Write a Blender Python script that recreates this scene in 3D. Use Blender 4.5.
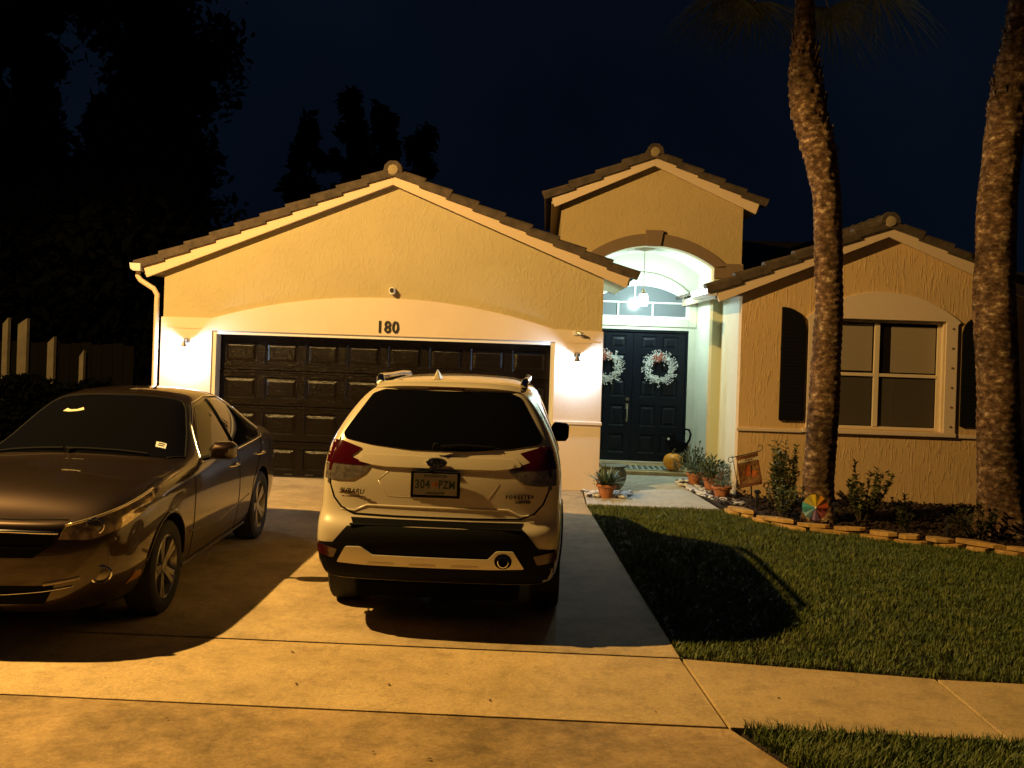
import bpy, bmesh, math, random
import numpy as np
from mathutils import Vector, Matrix, Euler, noise
from mathutils.bvhtree import BVHTree
from mathutils.geometry import delaunay_2d_cdt
random.seed(7); np.random.seed(7)
R = math.radians; PI = math.pi; cos = math.cos; sin = math.sin
for o in list(bpy.data.objects): bpy.data.objects.remove(o)
SC = bpy.context.scene; COL = SC.collection

# ---------------------------------------------------------------- camera
cd = bpy.data.cameras.new('camera'); cam = bpy.data.objects.new('camera', cd); COL.objects.link(cam)
cd.sensor_width = 36; cd.lens = 35.16; cd.shift_y = -46.5/1024; cd.clip_end = 2000; cd.clip_start = .05
cam.matrix_world = Matrix.Translation((0, 0, 2.15)) @ Matrix.Rotation(R(1.9), 4, 'Z') @ Matrix.Rotation(R(90), 4, 'X') @ Matrix.Rotation(R(1.9), 4, 'Z')
SC.camera = cam
# ---------------------------------------------------------------- night sky
w = bpy.data.worlds.new('World'); SC.world = w; w.use_nodes = True
nt = w.node_tree; nt.nodes.clear()
out = nt.nodes.new('ShaderNodeOutputWorld'); bg = nt.nodes.new('ShaderNodeBackground')
tc = nt.nodes.new('ShaderNodeTexCoord'); nz = nt.nodes.new('ShaderNodeTexNoise'); nz.inputs['Scale'].default_value = 2.2; nz.inputs['Detail'].default_value = 5
rp = nt.nodes.new('ShaderNodeValToRGB'); rp.color_ramp.elements[0].position = .35; rp.color_ramp.elements[1].position = .75
rp.color_ramp.elements[0].color = (.0009, .0021, .0052, 1); rp.color_ramp.elements[1].color = (.0022, .0046, .0098, 1)
nt.links.new(tc.outputs['Generated'], nz.inputs['Vector']); nt.links.new(nz.outputs['Fac'], rp.inputs['Fac'])
nt.links.new(rp.outputs['Color'], bg.inputs['Color']); bg.inputs['Strength'].default_value = 1.0
nt.links.new(bg.outputs['Background'], out.inputs['Surface'])
vs = SC.view_settings; vs.view_transform = 'Standard'; vs.look = 'None'; vs.exposure = .12; vs.gamma = 1; vs.use_curve_mapping = False
STREET_POS = (-7.0, 7.3, 7.0); STREET_W = 5700; STREET_COL = (1.0, .60, .18)
SCONCE_W = 44; SCONCE_COL = (.50, .72, 1.0)
PEND_W = 70; PEND_COL = (.70, 1.0, .93)

# ---------------------------------------------------------------- helpers
def M(name, col, rough=.6, metal=0, coat=0, var=0, vscale=3, bump=0, bscale=40, stretch=(1,1,1), col2=None, det=6, spec=.5, emit=None, dist=.01):
    m = bpy.data.materials.new(name); m.use_nodes = True; t = m.node_tree; b = t.nodes['Principled BSDF']
    b.inputs['Base Color'].default_value = (*col, 1); b.inputs['Roughness'].default_value = rough
    b.inputs['Metallic'].default_value = metal; b.inputs['Coat Weight'].default_value = coat; b.inputs['Coat Roughness'].default_value = .03
    b.inputs['Specular IOR Level'].default_value = spec
    if emit: b.inputs['Emission Color'].default_value = (*emit[:3], 1); b.inputs['Emission Strength'].default_value = emit[3]
    if var or bump or col2:
        c = t.nodes.new('ShaderNodeTexCoord'); mp = t.nodes.new('ShaderNodeMapping'); mp.inputs['Scale'].default_value = stretch
        t.links.new(c.outputs['Object'], mp.inputs['Vector'])
    if var or col2:
        n = t.nodes.new('ShaderNodeTexNoise'); n.inputs['Scale'].default_value = vscale; n.inputs['Detail'].default_value = det; n.inputs['Roughness'].default_value = .65
        t.links.new(mp.outputs[0], n.inputs['Vector'])
        r = t.nodes.new('ShaderNodeValToRGB'); r.color_ramp.elements[0].position = .32; r.color_ramp.elements[1].position = .68
        a = col; z = col2 if col2 else tuple(min(1, x*(1+var)) for x in col)
        if not col2: a = tuple(x*(1-var) for x in col)
        r.color_ramp.elements[0].color = (*a, 1); r.color_ramp.elements[1].color = (*z, 1)
        t.links.new(n.outputs['Fac'], r.inputs['Fac']); t.links.new(r.outputs['Color'], b.inputs['Base Color'])
    if bump:
        n2 = t.nodes.new('ShaderNodeTexNoise'); n2.inputs['Scale'].default_value = bscale; n2.inputs['Detail'].default_value = 4
        t.links.new(mp.outputs[0], n2.inputs['Vector'])
        bp = t.nodes.new('ShaderNodeBump'); bp.inputs['Strength'].default_value = bump; bp.inputs['Distance'].default_value = dist
        t.links.new(n2.outputs['Fac'], bp.inputs['Height']); t.links.new(bp.outputs['Normal'], b.inputs['Normal'])
    return m

def stucco(name, col, strength, stretch, scale, lo=.5, hi=.6, dist=.012):
    """knock-down stucco: raised ridges from a thresholded warped noise"""
    m = M(name, col, .85, var=.05, vscale=1.3, spec=.25); t = m.node_tree; b = t.nodes['Principled BSDF']
    c = t.nodes.new('ShaderNodeTexCoord'); mp = t.nodes.new('ShaderNodeMapping'); mp.inputs['Scale'].default_value = stretch
    t.links.new(c.outputs['Object'], mp.inputs['Vector'])
    n = t.nodes.new('ShaderNodeTexNoise'); n.inputs['Scale'].default_value = scale; n.inputs['Detail'].default_value = 2; n.inputs['Distortion'].default_value = 1.2
    t.links.new(mp.outputs[0], n.inputs['Vector'])
    mr = t.nodes.new('ShaderNodeMapRange'); mr.interpolation_type = 'SMOOTHSTEP'; mr.inputs['From Min'].default_value = lo; mr.inputs['From Max'].default_value = hi
    t.links.new(n.outputs['Fac'], mr.inputs['Value'])
    n3 = t.nodes.new('ShaderNodeTexNoise'); n3.inputs['Scale'].default_value = 90; t.links.new(c.outputs['Object'], n3.inputs['Vector'])
    ad = t.nodes.new('ShaderNodeMath'); ad.operation = 'MULTIPLY_ADD'; ad.inputs[1].default_value = .16
    t.links.new(n3.outputs['Fac'], ad.inputs[0]); t.links.new(mr.outputs[0], ad.inputs[2])
    bp = t.nodes.new('ShaderNodeBump'); bp.inputs['Strength'].default_value = strength; bp.inputs['Distance'].default_value = dist
    t.links.new(ad.outputs[0], bp.inputs['Height']); t.links.new(bp.outputs['Normal'], b.inputs['Normal'])
    return m

class MB:
    def __init__(s): s.v = []; s.f = []; s.mi = []
    def add(s, vs, fs, mi=0):
        n = len(s.v); s.v += [tuple(v) for v in vs]; s.f += [tuple(i+n for i in f) for f in fs]; s.mi += [mi]*len(fs)
    def box(s, x0, x1, y0, y1, z0, z1, mat=None, mi=0):
        vs = [Vector((x, y, z)) for z in (z0, z1) for y in (y0, y1) for x in (x0, x1)]
        if mat: vs = [mat @ v for v in vs]
        s.add(vs, [(0,2,3,1), (4,5,7,6), (0,1,5,4), (2,6,7,3), (0,4,6,2), (1,3,7,5)], mi)
    def prism(s, poly, y0, y1, mi=0):            # poly in (x,z), extruded along y
        n = len(poly)
        s.add([(x, y0, z) for x, z in poly]+[(x, y1, z) for x, z in poly],
              [tuple(range(n)), tuple(range(2*n-1, n-1, -1))]+[(i, i+n, (i+1) % n+n, (i+1) % n) for i in range(n)], mi)
    def prismz(s, poly, z0, z1, mi=0):           # poly in (x,y), extruded along z
        n = len(poly)
        s.add([(x, y, z1) for x, y in poly]+[(x, y, z0) for x, y in poly],
              [tuple(range(n)), tuple(range(2*n-1, n-1, -1))]+[(i, i+n, (i+1) % n+n, (i+1) % n) for i in range(n)], mi)
    def prismx(s, poly, x0, x1, mi=0):           # poly in (y,z)
        n = len(poly)
        s.add([(x0, y, z) for y, z in poly]+[(x1, y, z) for y, z in poly],
              [tuple(range(n)), tuple(range(2*n-1, n-1, -1))]+[(i, i+n, (i+1) % n+n, (i+1) % n) for i in range(n)], mi)
    def tube(s, pts, r, seg=8, cap=True, mi=0):
        pts = [Vector(p) for p in pts]; rr = r if isinstance(r, (list, tuple)) else [r]*len(pts)
        n0 = len(s.v); up = Vector((0, 0, 1)); prev = None
        for i, p in enumerate(pts):
            d = (pts[min(i+1, len(pts)-1)]-pts[max(i-1, 0)]).normalized()
            if prev is None:
                a = d.cross(up if abs(d.z) < .9 else Vector((1, 0, 0))).normalized()
            else:
                a = (prev-d*prev.dot(d)).normalized()
            prev = a; b = d.cross(a)
            for k in range(seg):
                t = 2*PI*k/seg; s.v.append(tuple(p+(a*cos(t)+b*sin(t))*rr[i]))
        for i in range(len(pts)-1):
            for k in range(seg):
                s.f.append((n0+i*seg+k, n0+i*seg+(k+1) % seg, n0+(i+1)*seg+(k+1) % seg, n0+(i+1)*seg+k)); s.mi.append(mi)
        if cap:
            s.f.append(tuple(n0+k for k in range(seg-1, -1, -1))); s.mi.append(mi)
            s.f.append(tuple(n0+(len(pts)-1)*seg+k for k in range(seg))); s.mi.append(mi)
    def lathe(s, prof, c=(0, 0, 0), seg=24, axis='z', mi=0, sq=(1, 1)):
        n0 = len(s.v)
        for r, h in prof:
            for k in range(seg):
                t = 2*PI*k/seg; a, b = r*cos(t)*sq[0], r*sin(t)*sq[1]
                s.v.append((c[0]+a, c[1]+b, c[2]+h) if axis == 'z' else ((c[0]+h, c[1]+a, c[2]+b) if axis == 'x' else (c[0]+a, c[1]+h, c[2]+b)))
        for i in range(len(prof)-1):
            for k in range(seg):
                s.f.append((n0+i*seg+k, n0+i*seg+(k+1) % seg, n0+(i+1)*seg+(k+1) % seg, n0+(i+1)*seg+k)); s.mi.append(mi)
        s.f.append(tuple(n0+k for k in range(seg))); s.mi.append(mi)
        s.f.append(tuple(n0+(len(prof)-1)*seg+k for k in range(seg))); s.mi.append(mi)
    def build(s, name, mats, parent=None, smooth=False, bevel=0, recalc=True):
        me = bpy.data.meshes.new(name); me.from_pydata(s.v, [], s.f)
        if not isinstance(mats, (list, tuple)): mats = [mats]
        for m in mats: me.materials.append(m)
        if len(mats) > 1: me.polygons.foreach_set('material_index', s.mi)
        if recalc:
            bm = bmesh.new(); bm.from_mesh(me); bmesh.ops.recalc_face_normals(bm, faces=bm.faces); bm.to_mesh(me); bm.free()
        return link(name, me, parent, smooth, bevel)

def link(name, me, parent=None, smooth=False, bevel=0):
    o = bpy.data.objects.new(name, me); COL.objects.link(o)
    if smooth:
        me.polygons.foreach_set('use_smooth', [True]*len(me.polygons))
        if smooth != 'all':
            me.update(); bm = bmesh.new(); bm.from_mesh(me)
            for e in bm.edges:
                if len(e.link_faces) == 2 and e.calc_face_angle(0) > R(38): e.smooth = False
            bm.to_mesh(me); bm.free()
    if bevel:
        b = o.modifiers.new('b', 'BEVEL'); b.width = bevel; b.segments = 2; b.limit_method = 'ANGLE'; b.angle_limit = R(40); b.harden_normals = False
    if parent: setp(o, parent)
    return o
def setp(o, parent):
    o.parent = parent
    if parent.get('keepworld'): o.matrix_parent_inverse = Matrix.Translation(parent.location).inverted()
def tag(o, label=None, cat=None, group=None, kind=None):
    if label: o['label'] = label
    if cat: o['category'] = cat
    if group: o['group'] = group
    if kind: o['kind'] = kind
    return o
def empty(name, loc=(0, 0, 0), rz=0, keep=False):
    e = bpy.data.objects.new(name, None); COL.objects.link(e); e.location = loc; e.rotation_euler = (0, 0, rz); e.empty_display_size = .2
    if keep: e['keepworld'] = True
    return e
def copy_tree(o, parent=None):
    c = o.copy(); COL.objects.link(c); c.parent = parent
    if parent: c.matrix_parent_inverse = o.matrix_parent_inverse.copy()
    for ch in [x for x in bpy.data.objects if x.parent == o]: copy_tree(ch, c)
    return c
def text_mesh(s, size, ext=.002, bold=0, shear=0, spacing=1.0, ax='CENTER'):
    cu = bpy.data.curves.new('t', 'FONT'); cu.body = s; cu.size = size; cu.extrude = ext; cu.offset = bold; cu.shear = shear; cu.space_character = spacing
    cu.align_x = ax; cu.align_y = 'CENTER'; cu.resolution_u = 3
    o = bpy.data.objects.new('t', cu); COL.objects.link(o); bpy.context.view_layer.update()
    me = bpy.data.meshes.new_from_object(o.evaluated_get(bpy.context.evaluated_depsgraph_get()))
    bpy.data.objects.remove(o); return me
def text(name, s, size, mat, mtx, parent, **k):
    me = text_mesh(s, size, **k); me.materials.clear(); me.materials.append(mat); me.transform(mtx)
    return link(name, me, parent)
FRONT = Matrix.Rotation(R(90), 4, 'X')          # text facing -y

# ---------------------------------------------------------------- materials
m_tan = stucco('tan_stucco', (.49, .41, .245), .28, (1, 1, .55), 13, .5, .62)
m_bay = stucco('ridged_stucco', (.62, .43, .22), .42, (1.9, 1.9, .26), 12, .54, .61, .013)  # extra brightness put into the colour to offset street lamp falloff on this wall
m_towr = stucco('entry_stucco', (.47, .36, .19), .22, (1, 1, .6), 12)
m_band = M('peach_paint', (.72, .60, .48), .75, var=.04, vscale=2, bump=.15, bscale=60)
m_trim = M('cream_trim', (.70, .58, .42), .6, bump=.05)
m_brn = M('brown_trim', (.20, .135, .085), .8, bump=.3, bscale=60)
m_taup = M('taupe_trim', (.70, .56, .43), .75, bump=.2, bscale=50)
m_port = M('porch_paint', (.62, .62, .52), .7, var=.04, bump=.25, bscale=25)
m_soff = M('soffit_paint', (.45, .38, .28), .8)
m_fasc = M('fascia_paint', (.68, .53, .38), .6, bump=.05)
m_white = M('white_frame', (.78, .78, .76), .45)
m_pale = M('pale_pier_paint', (.52, .56, .40), .7, bump=.2, bscale=30)
m_gut = M('white_gutter', (.78, .78, .78), .3, .2)
m_tile = M('roof_tile', (.070, .050, .036), .85, var=.45, vscale=6, bump=.5, bscale=40)
m_gdoor = M('espresso_door', (.0055, .0035, .0028), .24, spec=.3, var=.5, vscale=4, bump=.35, bscale=30, stretch=(.6, 1, 9))
m_door = M('black_door', (.006, .0085, .014), .30, spec=.25, bump=.15, bscale=20, stretch=(1, 1, .2))
m_blk = M('black_shutter', (.006, .006, .007), .9, spec=.1)
m_metal = M('nickel', (.5, .48, .44), .3, 1)
m_dark = M('dark_iron', (.03, .028, .026), .5, .4)
m_num = M('black_numeral', (.015, .012, .01), .5)
m_glassw = M('window_glass', (.012, .010, .008), .05, spec=.6)
m_trans = M('transom_glass', (.16, .18, .20), .12)
m_blind = M('window_blind', (.30, .25, .18), .5, bump=.3, bscale=3, stretch=(.2, 1, 12))
m_blind2 = M('insect_screen', (.055, .045, .034), .8)

def concrete(name, col, stain, sc, spot=.0):
    m = M(name, col, .85, spec=.3); t = m.node_tree; b = t.nodes['Principled BSDF']
    c = t.nodes.new('ShaderNodeTexCoord')
    def nz(s, d, r=.6, dst=0):
        n = t.nodes.new('ShaderNodeTexNoise'); n.inputs['Scale'].default_value = s; n.inputs['Detail'].default_value = d; n.inputs['Roughness'].default_value = r; n.inputs['Distortion'].default_value = dst
        t.links.new(c.outputs['Object'], n.inputs['Vector']); return n
    n1 = nz(sc, 9, .75, .1); n2 = nz(38, 5, .7); n3 = nz(160, 2); n4 = nz(sc*6, 8, .8, .2)
    r = t.nodes.new('ShaderNodeValToRGB'); r.color_ramp.elements[0].position = .38; r.color_ramp.elements[1].position = .62
    r.color_ramp.elements[0].color = (*[x*(1-stain) for x in col], 1); r.color_ramp.elements[1].color = (*[min(1, x*(1+stain*.5)) for x in col], 1)
    t.links.new(n1.outputs['Fac'], r.inputs['Fac'])
    def mul(prev, n, lo, hi, a, bb):
        mr = t.nodes.new('ShaderNodeMapRange'); mr.inputs['From Min'].default_value = lo; mr.inputs['From Max'].default_value = hi; mr.inputs['To Min'].default_value = a; mr.inputs['To Max'].default_value = bb
        t.links.new(n.outputs['Fac'], mr.inputs['Value'])
        v = t.nodes.new('ShaderNodeVectorMath'); v.operation = 'SCALE'; t.links.new(prev, v.inputs[0]); t.links.new(mr.outputs[0], v.inputs['Scale']); return v.outputs[0]
    o = mul(r.outputs['Color'], n2, .35, .65, .86, 1.12); o = mul(o, n4, .3, .52, .66, 1.04); o = mul(o, n3, .3, .7, .78, 1.16)
    t.links.new(o, b.inputs['Base Color'])
    bp = t.nodes.new('ShaderNodeBump'); bp.inputs['Strength'].default_value = .6; bp.inputs['Distance'].default_value = .005
    t.links.new(n2.outputs['Fac'], bp.inputs['Height']); t.links.new(bp.outputs['Normal'], b.inputs['Normal'])
    return m
m_conc = concrete('driveway_concrete', (.46, .345, .185), .30, .8)
m_walk = concrete('sidewalk_concrete', (.51, .375, .185), .2, .7)
m_apron = concrete('apron_concrete', (.38, .265, .125), .5, 1.0)
m_asph = M('asphalt', (.05, .05, .05), .9, var=.3, vscale=60, bump=.6, bscale=150)
m_soil = M('soil', (.030, .022, .014), .95, var=.4, vscale=20, bump=1, bscale=50, dist=.03)
m_ground = M('ground_turf', (.03, .035, .015), .95, var=.4, vscale=3, bump=1, bscale=40, dist=.04)
m_mulch = M('mulch', (.055, .030, .020), .9, var=.5, vscale=25, bump=1, bscale=60, dist=.05)

# ---------------------------------------------------------------- the setting: ground, driveway, pavement, road, lawn
b = MB(); b.add([(-300, -300, -.09), (300, -300, -.09), (300, 400, -.09), (-300, 400, -.09)], [(0, 1, 2, 3)])
tag(b.build('ground', m_ground), kind='structure')
b = MB(); b.box(-300, 300, -9.0, 1.6, -.3, -.085); tag(b.build('road', m_asph), kind='structure')
g = .010
b = MB()
b.prismz([(-7.6, 6.87+g), (.993, 6.87+g), (.845, 9.2), (.60, 13.2), (.60, 14.9), (-7.6, 14.9)], -.12, 0)
tag(b.build('driveway', m_conc, bevel=.003), kind='structure')
b = MB()
b.prismz([(-30, 5.69+g), (1.105-g, 5.665+g), (1.0-g, 6.87-g), (-30, 6.87-g)], -.12, -.003)
b.prismz([(1.105+g, 5.665), (2.655-g, 5.66), (2.64-g, 6.66), (1.0+g, 6.85)], -.12, .0)
b.prismz([(2.655+g, 5.66), (4.2-g, 5.66), (4.2-g, 6.62), (2.64+g, 6.66)], -.12, -.002)
for k in range(16): b.prismz([(4.2+1.52*k+g, 5.66), (5.72+1.52*k-g, 5.66), (5.72+1.52*k-g, 6.60), (4.2+1.52*k+g, 6.60)], -.12, 0)
tag(b.build('pavement', m_walk, bevel=.003), kind='structure')
b = MB()
b.prismz([(-7.6, 5.69-g), (-7.6, 1.6), (3.6, 1.6), (2.3, 3.6), (1.34, 5.12), (1.125, 5.62), (1.105, 5.665-g)], -.14, -.006)
tag(b.build('driveway_apron', m_apron, bevel=.003), kind='structure')
b = MB()                                                              # dark earth showing in the joints
b.box(-7.5, .9, 1.7, 14.6, -.13, -.035); b.box(-29, 1.0, 5.4, 7.2, -.13, -.036); b.box(.9, 28, 5.7, 6.58, -.13, -.036)
tag(b.build('joint_filler', M('joint_dirt', (.008, .006, .004), .95, spec=.05)), kind='structure')
b = MB(); b.prismz([(.62, 13.07), (2.34, 13.07), (2.12, 15.0), (2.4, 15.9), (2.4, 16.1), (.86, 16.1), (.86, 14.25), (.62, 14.25)], -.1, .012)
tag(b.build('front_path', concrete('path_concrete', (.50, .48, .42), .12, 1.2), bevel=.003), kind='structure')
b = MB(); b.box(.70, 2.56, 16.1, 17.3, -.1, .07)
tag(b.build('porch_floor', m_walk, bevel=.01), kind='structure')

EDGE = [(2.36, 13.06), (2.58, 12.62), (2.80, 12.18), (3.08, 11.86), (3.60, 11.70), (4.05, 11.36), (4.64, 11.14), (5.12, 10.86), (5.7, 10.5), (6.6, 10.1)]
lawn = [(.625, 13.04), (.87, 9.2), (1.02, 6.87)] + [(2.64, 6.68), (4.2, 6.64), (9, 6.62), (9, 9.6)] + EDGE[::-1]
verge = [(1.17, 5.62), (1.38, 5.10), (2.35, 3.6), (3.6, 1.8), (9, 1.8), (9, 5.64), (2.6, 5.64)]
for nm, poly in (('lawn_soil', lawn), ('verge_soil', verge)):
    b = MB(); b.prismz(poly, -.1, -.012); tag(b.build(nm, m_soil), kind='structure')
b = MB(); b.prismz(EDGE+[(9, 9.6), (9, 16), (6.6, 14.1), (2.7, 14.1), (2.7, 15.7), (2.2, 15.7), (2.14, 15.0)], -.1, .035)
bed = b.build('flower_bed_soil', m_mulch); tag(bed, kind='structure')

def inpoly(px, py, poly):
    ins = np.zeros(len(px), bool); n = len(poly)
    for i in range(n):
        x1, y1 = poly[i]; x2, y2 = poly[(i+1) % n]
        if y1 == y2: continue
        c = ((y1 > py) != (y2 > py)) & (px < (x2-x1)*(py-y1)/(y2-y1)+x1); ins ^= c
    return ins
m_grass = M('grass_blades', (.058, .098, .016), .6, col2=(.15, .175, .034), vscale=3.5, spec=.35)
def grass(name, poly, n, hmin, hmax, wd, spread=1.0):
    xs = [p[0] for p in poly]; ys = [p[1] for p in poly]
    x = np.random.uniform(min(xs), max(xs), n*3); y = np.random.uniform(min(ys), max(ys), n*3)
    k = inpoly(x, y, poly); x = x[k][:n]; y = y[k][:n]; n = len(x)
    h = np.random.uniform(hmin, hmax, n); 
    cl = np.array([noise.noise((a*1.7, c*1.7, 0)) for a, c in zip(x, y)]); h *= 1+.45*cl
    a = np.random.uniform(0, 2*PI, n); ln = np.random.uniform(.1, .9, n)*h*spread; ww = wd*np.random.uniform(.6, 1.3, n)
    dx, dy = np.cos(a), np.sin(a); px, py = -np.sin(a), np.cos(a)
    V = np.zeros((n, 5, 3))
    for j, (t, wf) in enumerate(((0, 1), (0, -1), (.55, .8), (.55, -.8), (1, 0))):
        off = ln*t*t; zz = h*t*(1-.25*t*ln/h)
        V[:, j, 0] = x+dx*off+px*ww*wf; V[:, j, 1] = y+dy*off+py*ww*wf; V[:, j, 2] = zz-.012
    me = bpy.data.meshes.new(name); me.vertices.add(n*5); me.vertices.foreach_set('co', V.reshape(-1))
    base = np.arange(n)[:, None]*5
    loops = np.concatenate([base+np.array([[0, 1, 3, 2]]), base+np.array([[2, 3, 4]])], 1).reshape(-1)
    me.loops.add(n*7); me.loops.foreach_set('vertex_index', loops)
    st = np.stack([np.arange(n)*7, np.arange(n)*7+4], 1).reshape(-1)
    me.polygons.add(n*2); me.polygons.foreach_set('loop_start', st)
    me.update(calc_edges=True); me.validate(); me.materials.append(m_grass)
    return tag(link(name, me), kind='stuff')
tag(grass('lawn_grass', lawn, 170000, .028, .062, .0034), 'short green lawn grass between the driveway and the flower bed', 'grass')
tag(grass('verge_grass', [(1.17, 5.62), (1.38, 5.10), (2.0, 4.1), (5.0, 4.1), (5.0, 5.64), (2.6, 5.64)], 38000, .05, .105, .0042), 'longer grass strip on the street side of the pavement', 'grass')
def edge_run(name, segs, n, wd, label):
    polys = []
    xs = []
    for (x0, y0), (x1, y1), nx, ny in segs: polys.append([(x0, y0), (x1, y1), (x1+nx*wd, y1+ny*wd), (x0+nx*wd, y0+ny*wd)])
    for i, q in enumerate(polys): tag(grass(name, q, n, .03, .075, .0036, 1.6), label, 'grass', kind='stuff')
edge_run('grass_runners', [((.64, 13.0), (.87, 9.2), -1, 0), ((.87, 9.2), (1.02, 6.87), -1, 0), ((1.05, 6.86), (5.5, 6.60), 0, -1)], 1300, .022, 'ragged grass blades creeping over the edge of the concrete')
# mulch chips
b = MB()
bedp = EDGE+[(7, 12.0), (7, 13.98), (2.75, 13.98), (2.35, 14.6)]
xs = np.random.uniform(2.2, 7, 16000); ys = np.random.uniform(10, 14.5, 16000); k = inpoly(xs, ys, bedp)
for x, y in zip(xs[k], ys[k]):
    l = random.uniform(.015, .05); a = random.uniform(0, PI); t = random.uniform(-.6, .6); z = .035+random.uniform(0, .03)
    dx, dy = cos(a)*l, sin(a)*l; px, py = -sin(a)*l*.35, cos(a)*l*.35; dz = l*t
    b.add([(x-dx-px, y-dy-py, z-dz), (x+dx-px, y+dy-py, z+dz), (x+dx+px, y+dy+py, z+dz+.006), (x-dx+px, y-dy+py, z-dz+.006)], [(0, 1, 2, 3)])
o = b.build('mulch_chips', m_mulch, recalc=False); tag(o, 'dark brown bark mulch covering the flower bed', 'mulch', kind='stuff')
# ---------------------------------------------------------------- the house
house = empty('house', (-1.0, 18, 0), keep=True)
tag(house, 'single storey tan stucco house with tiled gables, garage and arched entry', 'house')
def arc(x0, x1, z0, zc, n=24):                # segmental arch from (x0,z0) over crown zc to (x1,z0)
    xm = (x0+x1)/2; hw = (x1-x0)/2; h = zc-z0; rad = (hw*hw+h*h)/(2*h); c = zc-rad
    a = math.asin(min(1, hw/rad)) if h < hw else PI-math.asin(hw/rad)
    return [(xm+rad*sin(-a+2*a*i/n), c+rad*cos(-a+2*a*i/n)) for i in range(n+1)]
# garage front: XL..XR, apex
GXL, GXR, GAX, GAZ, GS = -5.53, .81, -2.24, 4.42, .40
gz = lambda x: GAZ-.06-GS*abs(x-GAX)
DL, DR, DT = -4.80, .14, 2.11                 # garage opening
b = MB()
b.prism([(GXL, 0), (DL, 0), (DL, DT), (DR, DT), (DR, 0), (GXR, 0), (GXR, gz(GXR)), (GAX, gz(GAX)), (GXL, gz(GXL))], 14.3, 14.52)
b.box(GXL, GXL+.2, 14.52, 23, 0, gz(GXL)-.02); b.box(GXR-.2, GXR, 14.52, 15.9, 0, gz(GXR)-.05)
b.build('garage_wall', m_tan, house)
# raised smooth band round the door with an arched head, 30 mm proud
a = [( -5.55, 0), (DL-.0, 0), (DL, DT+.0), (DR, DT), (DR, 0), (GXR+.02, 0), (GXR+.02, 2.275), (.14, 2.285)]
a += arc(-4.82, .14, 2.285, 2.655, 30)[::-1][1:] + [(-5.55, 2.285)]
b = MB(); b.prism(a, 14.27, 14.32); b.box(GXR-.02, GXR+.02, 14.3, 15.6, 0, 2.275)
b.build('garage_surround', m_band, house, bevel=.006)
b = MB()                                       # string course on the piers and window wall
b.box(-5.57, DL-.01, 14.245, 14.28, .94, .985); b.build('string_course', m_band, house, bevel=.006); b = MB(); b.box(DR+.01, GXR+.035, 14.245, 14.28, .94, .985)
b.build('string_course', m_band, house, bevel=.006)
b = MB(); b.box(-5.45, -4.95, 14.262, 14.272, 2.13, 2.142); b.build('shadow_line', m_taup, house); b = MB(); b.box(.28, .78, 14.262, 14.272, 2.10, 2.112)  # thin strip on each pier in trim colour, standing in for a shadow line
b.build('shadow_line', m_taup, house)
# garage door frame reveal and door
b = MB(); b.box(DL, DL+.055, 14.30, 14.56, 0, DT-.0); b.box(DR-.055, DR, 14.30, 14.56, 0, DT); b.box(DL+.055, DR-.055, 14.30, 14.56, DT-.05, DT)
b.build('garage_door_frame', m_white, house, bevel=.004)
gd = empty('garage_door', (-2.33, 14.5, 0)); gd.parent = house; gd.matrix_parent_inverse = Matrix.Translation(house.location).inverted(); gd['keepworld'] = True
def raised(b, x0, x1, z0, z1, y, dep=.018, m=.03, m2=.035):
    """stile-and-rail recess with a raised field: y is the door face, camera looks along +y"""
    def ring(i, yy): return [(x0+i, yy, z0+i), (x1-i, yy, z0+i), (x1-i, yy, z1-i), (x0+i, yy, z1-i)]
    rs = [ring(0, y), ring(m*.5, y+dep), ring(m, y+dep), ring(m+m2, y+dep*.15)]
    vs = sum(rs, []); fs = []
    for k in range(3):
        for j in range(4): fs.append((k*4+j, k*4+(j+1) % 4, k*4+4+(j+1) % 4, k*4+4+j))
    fs.append((12, 13, 14, 15)); b.add(vs, fs)
def panelled(b, x0, x1, z0, z1, rects, y, thick):
    """a door leaf face at y with rectangular recesses cut in it"""
    xs = sorted(set([x0, x1]+[r[0] for r in rects]+[r[1] for r in rects])); zs = sorted(set([z0, z1]+[r[2] for r in rects]+[r[3] for r in rects]))
    for i in range(len(xs)-1):
        for j in range(len(zs)-1):
            cx, cz = (xs[i]+xs[i+1])/2, (zs[j]+zs[j+1])/2
            if any(r[0] < cx < r[1] and r[2] < cz < r[3] for r in rects): continue
            b.add([(xs[i], y, zs[j]), (xs[i+1], y, zs[j]), (xs[i+1], y, zs[j+1]), (xs[i], y, zs[j+1])], [(0, 1, 2, 3)])
    for r in rects: raised(b, *r, y)
    b.add([(x0, y, z0), (x1, y, z0), (x1, y, z1), (x0, y, z1), (x0, y+thick, z0), (x1, y+thick, z0), (x1, y+thick, z1), (x0, y+thick, z1)],
          [(0, 1, 5, 4), (1, 2, 6, 5), (2, 3, 7, 6), (3, 0, 4, 7), (4, 5, 6, 7)])
gx0, gx1 = DL+.055, DR-.055; sh = (DT-.05)/4; cw = (gx1-gx0)/8
for i in range(4):
    z0 = .012+i*sh; z1 = z0+sh-.012
    b = MB(); rects = [(gx0+k*cw+.055, gx0+(k+1)*cw-.055, z0+.095, z1-.095) for k in range(8)]
    panelled(b, gx0+.003, gx1-.003, z0, z1, rects, 14.50, .04)
    b.box(gx0+.003, gx1-.003, 14.489, 14.4995, z1-.028, z1-.008)
    b.build('door_section', m_gdoor, gd, recalc=False)
b = MB(); 
for k in range(16): b.box(gx0+.10+k*cw/2, gx0+.10+k*cw/2+.12, 14.488, 14.4995, .03, .055)
b.box(gx0, gx1, 14.492, 14.499, 0, .018)
b.build('bottom_seal', m_dark, gd)
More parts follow.
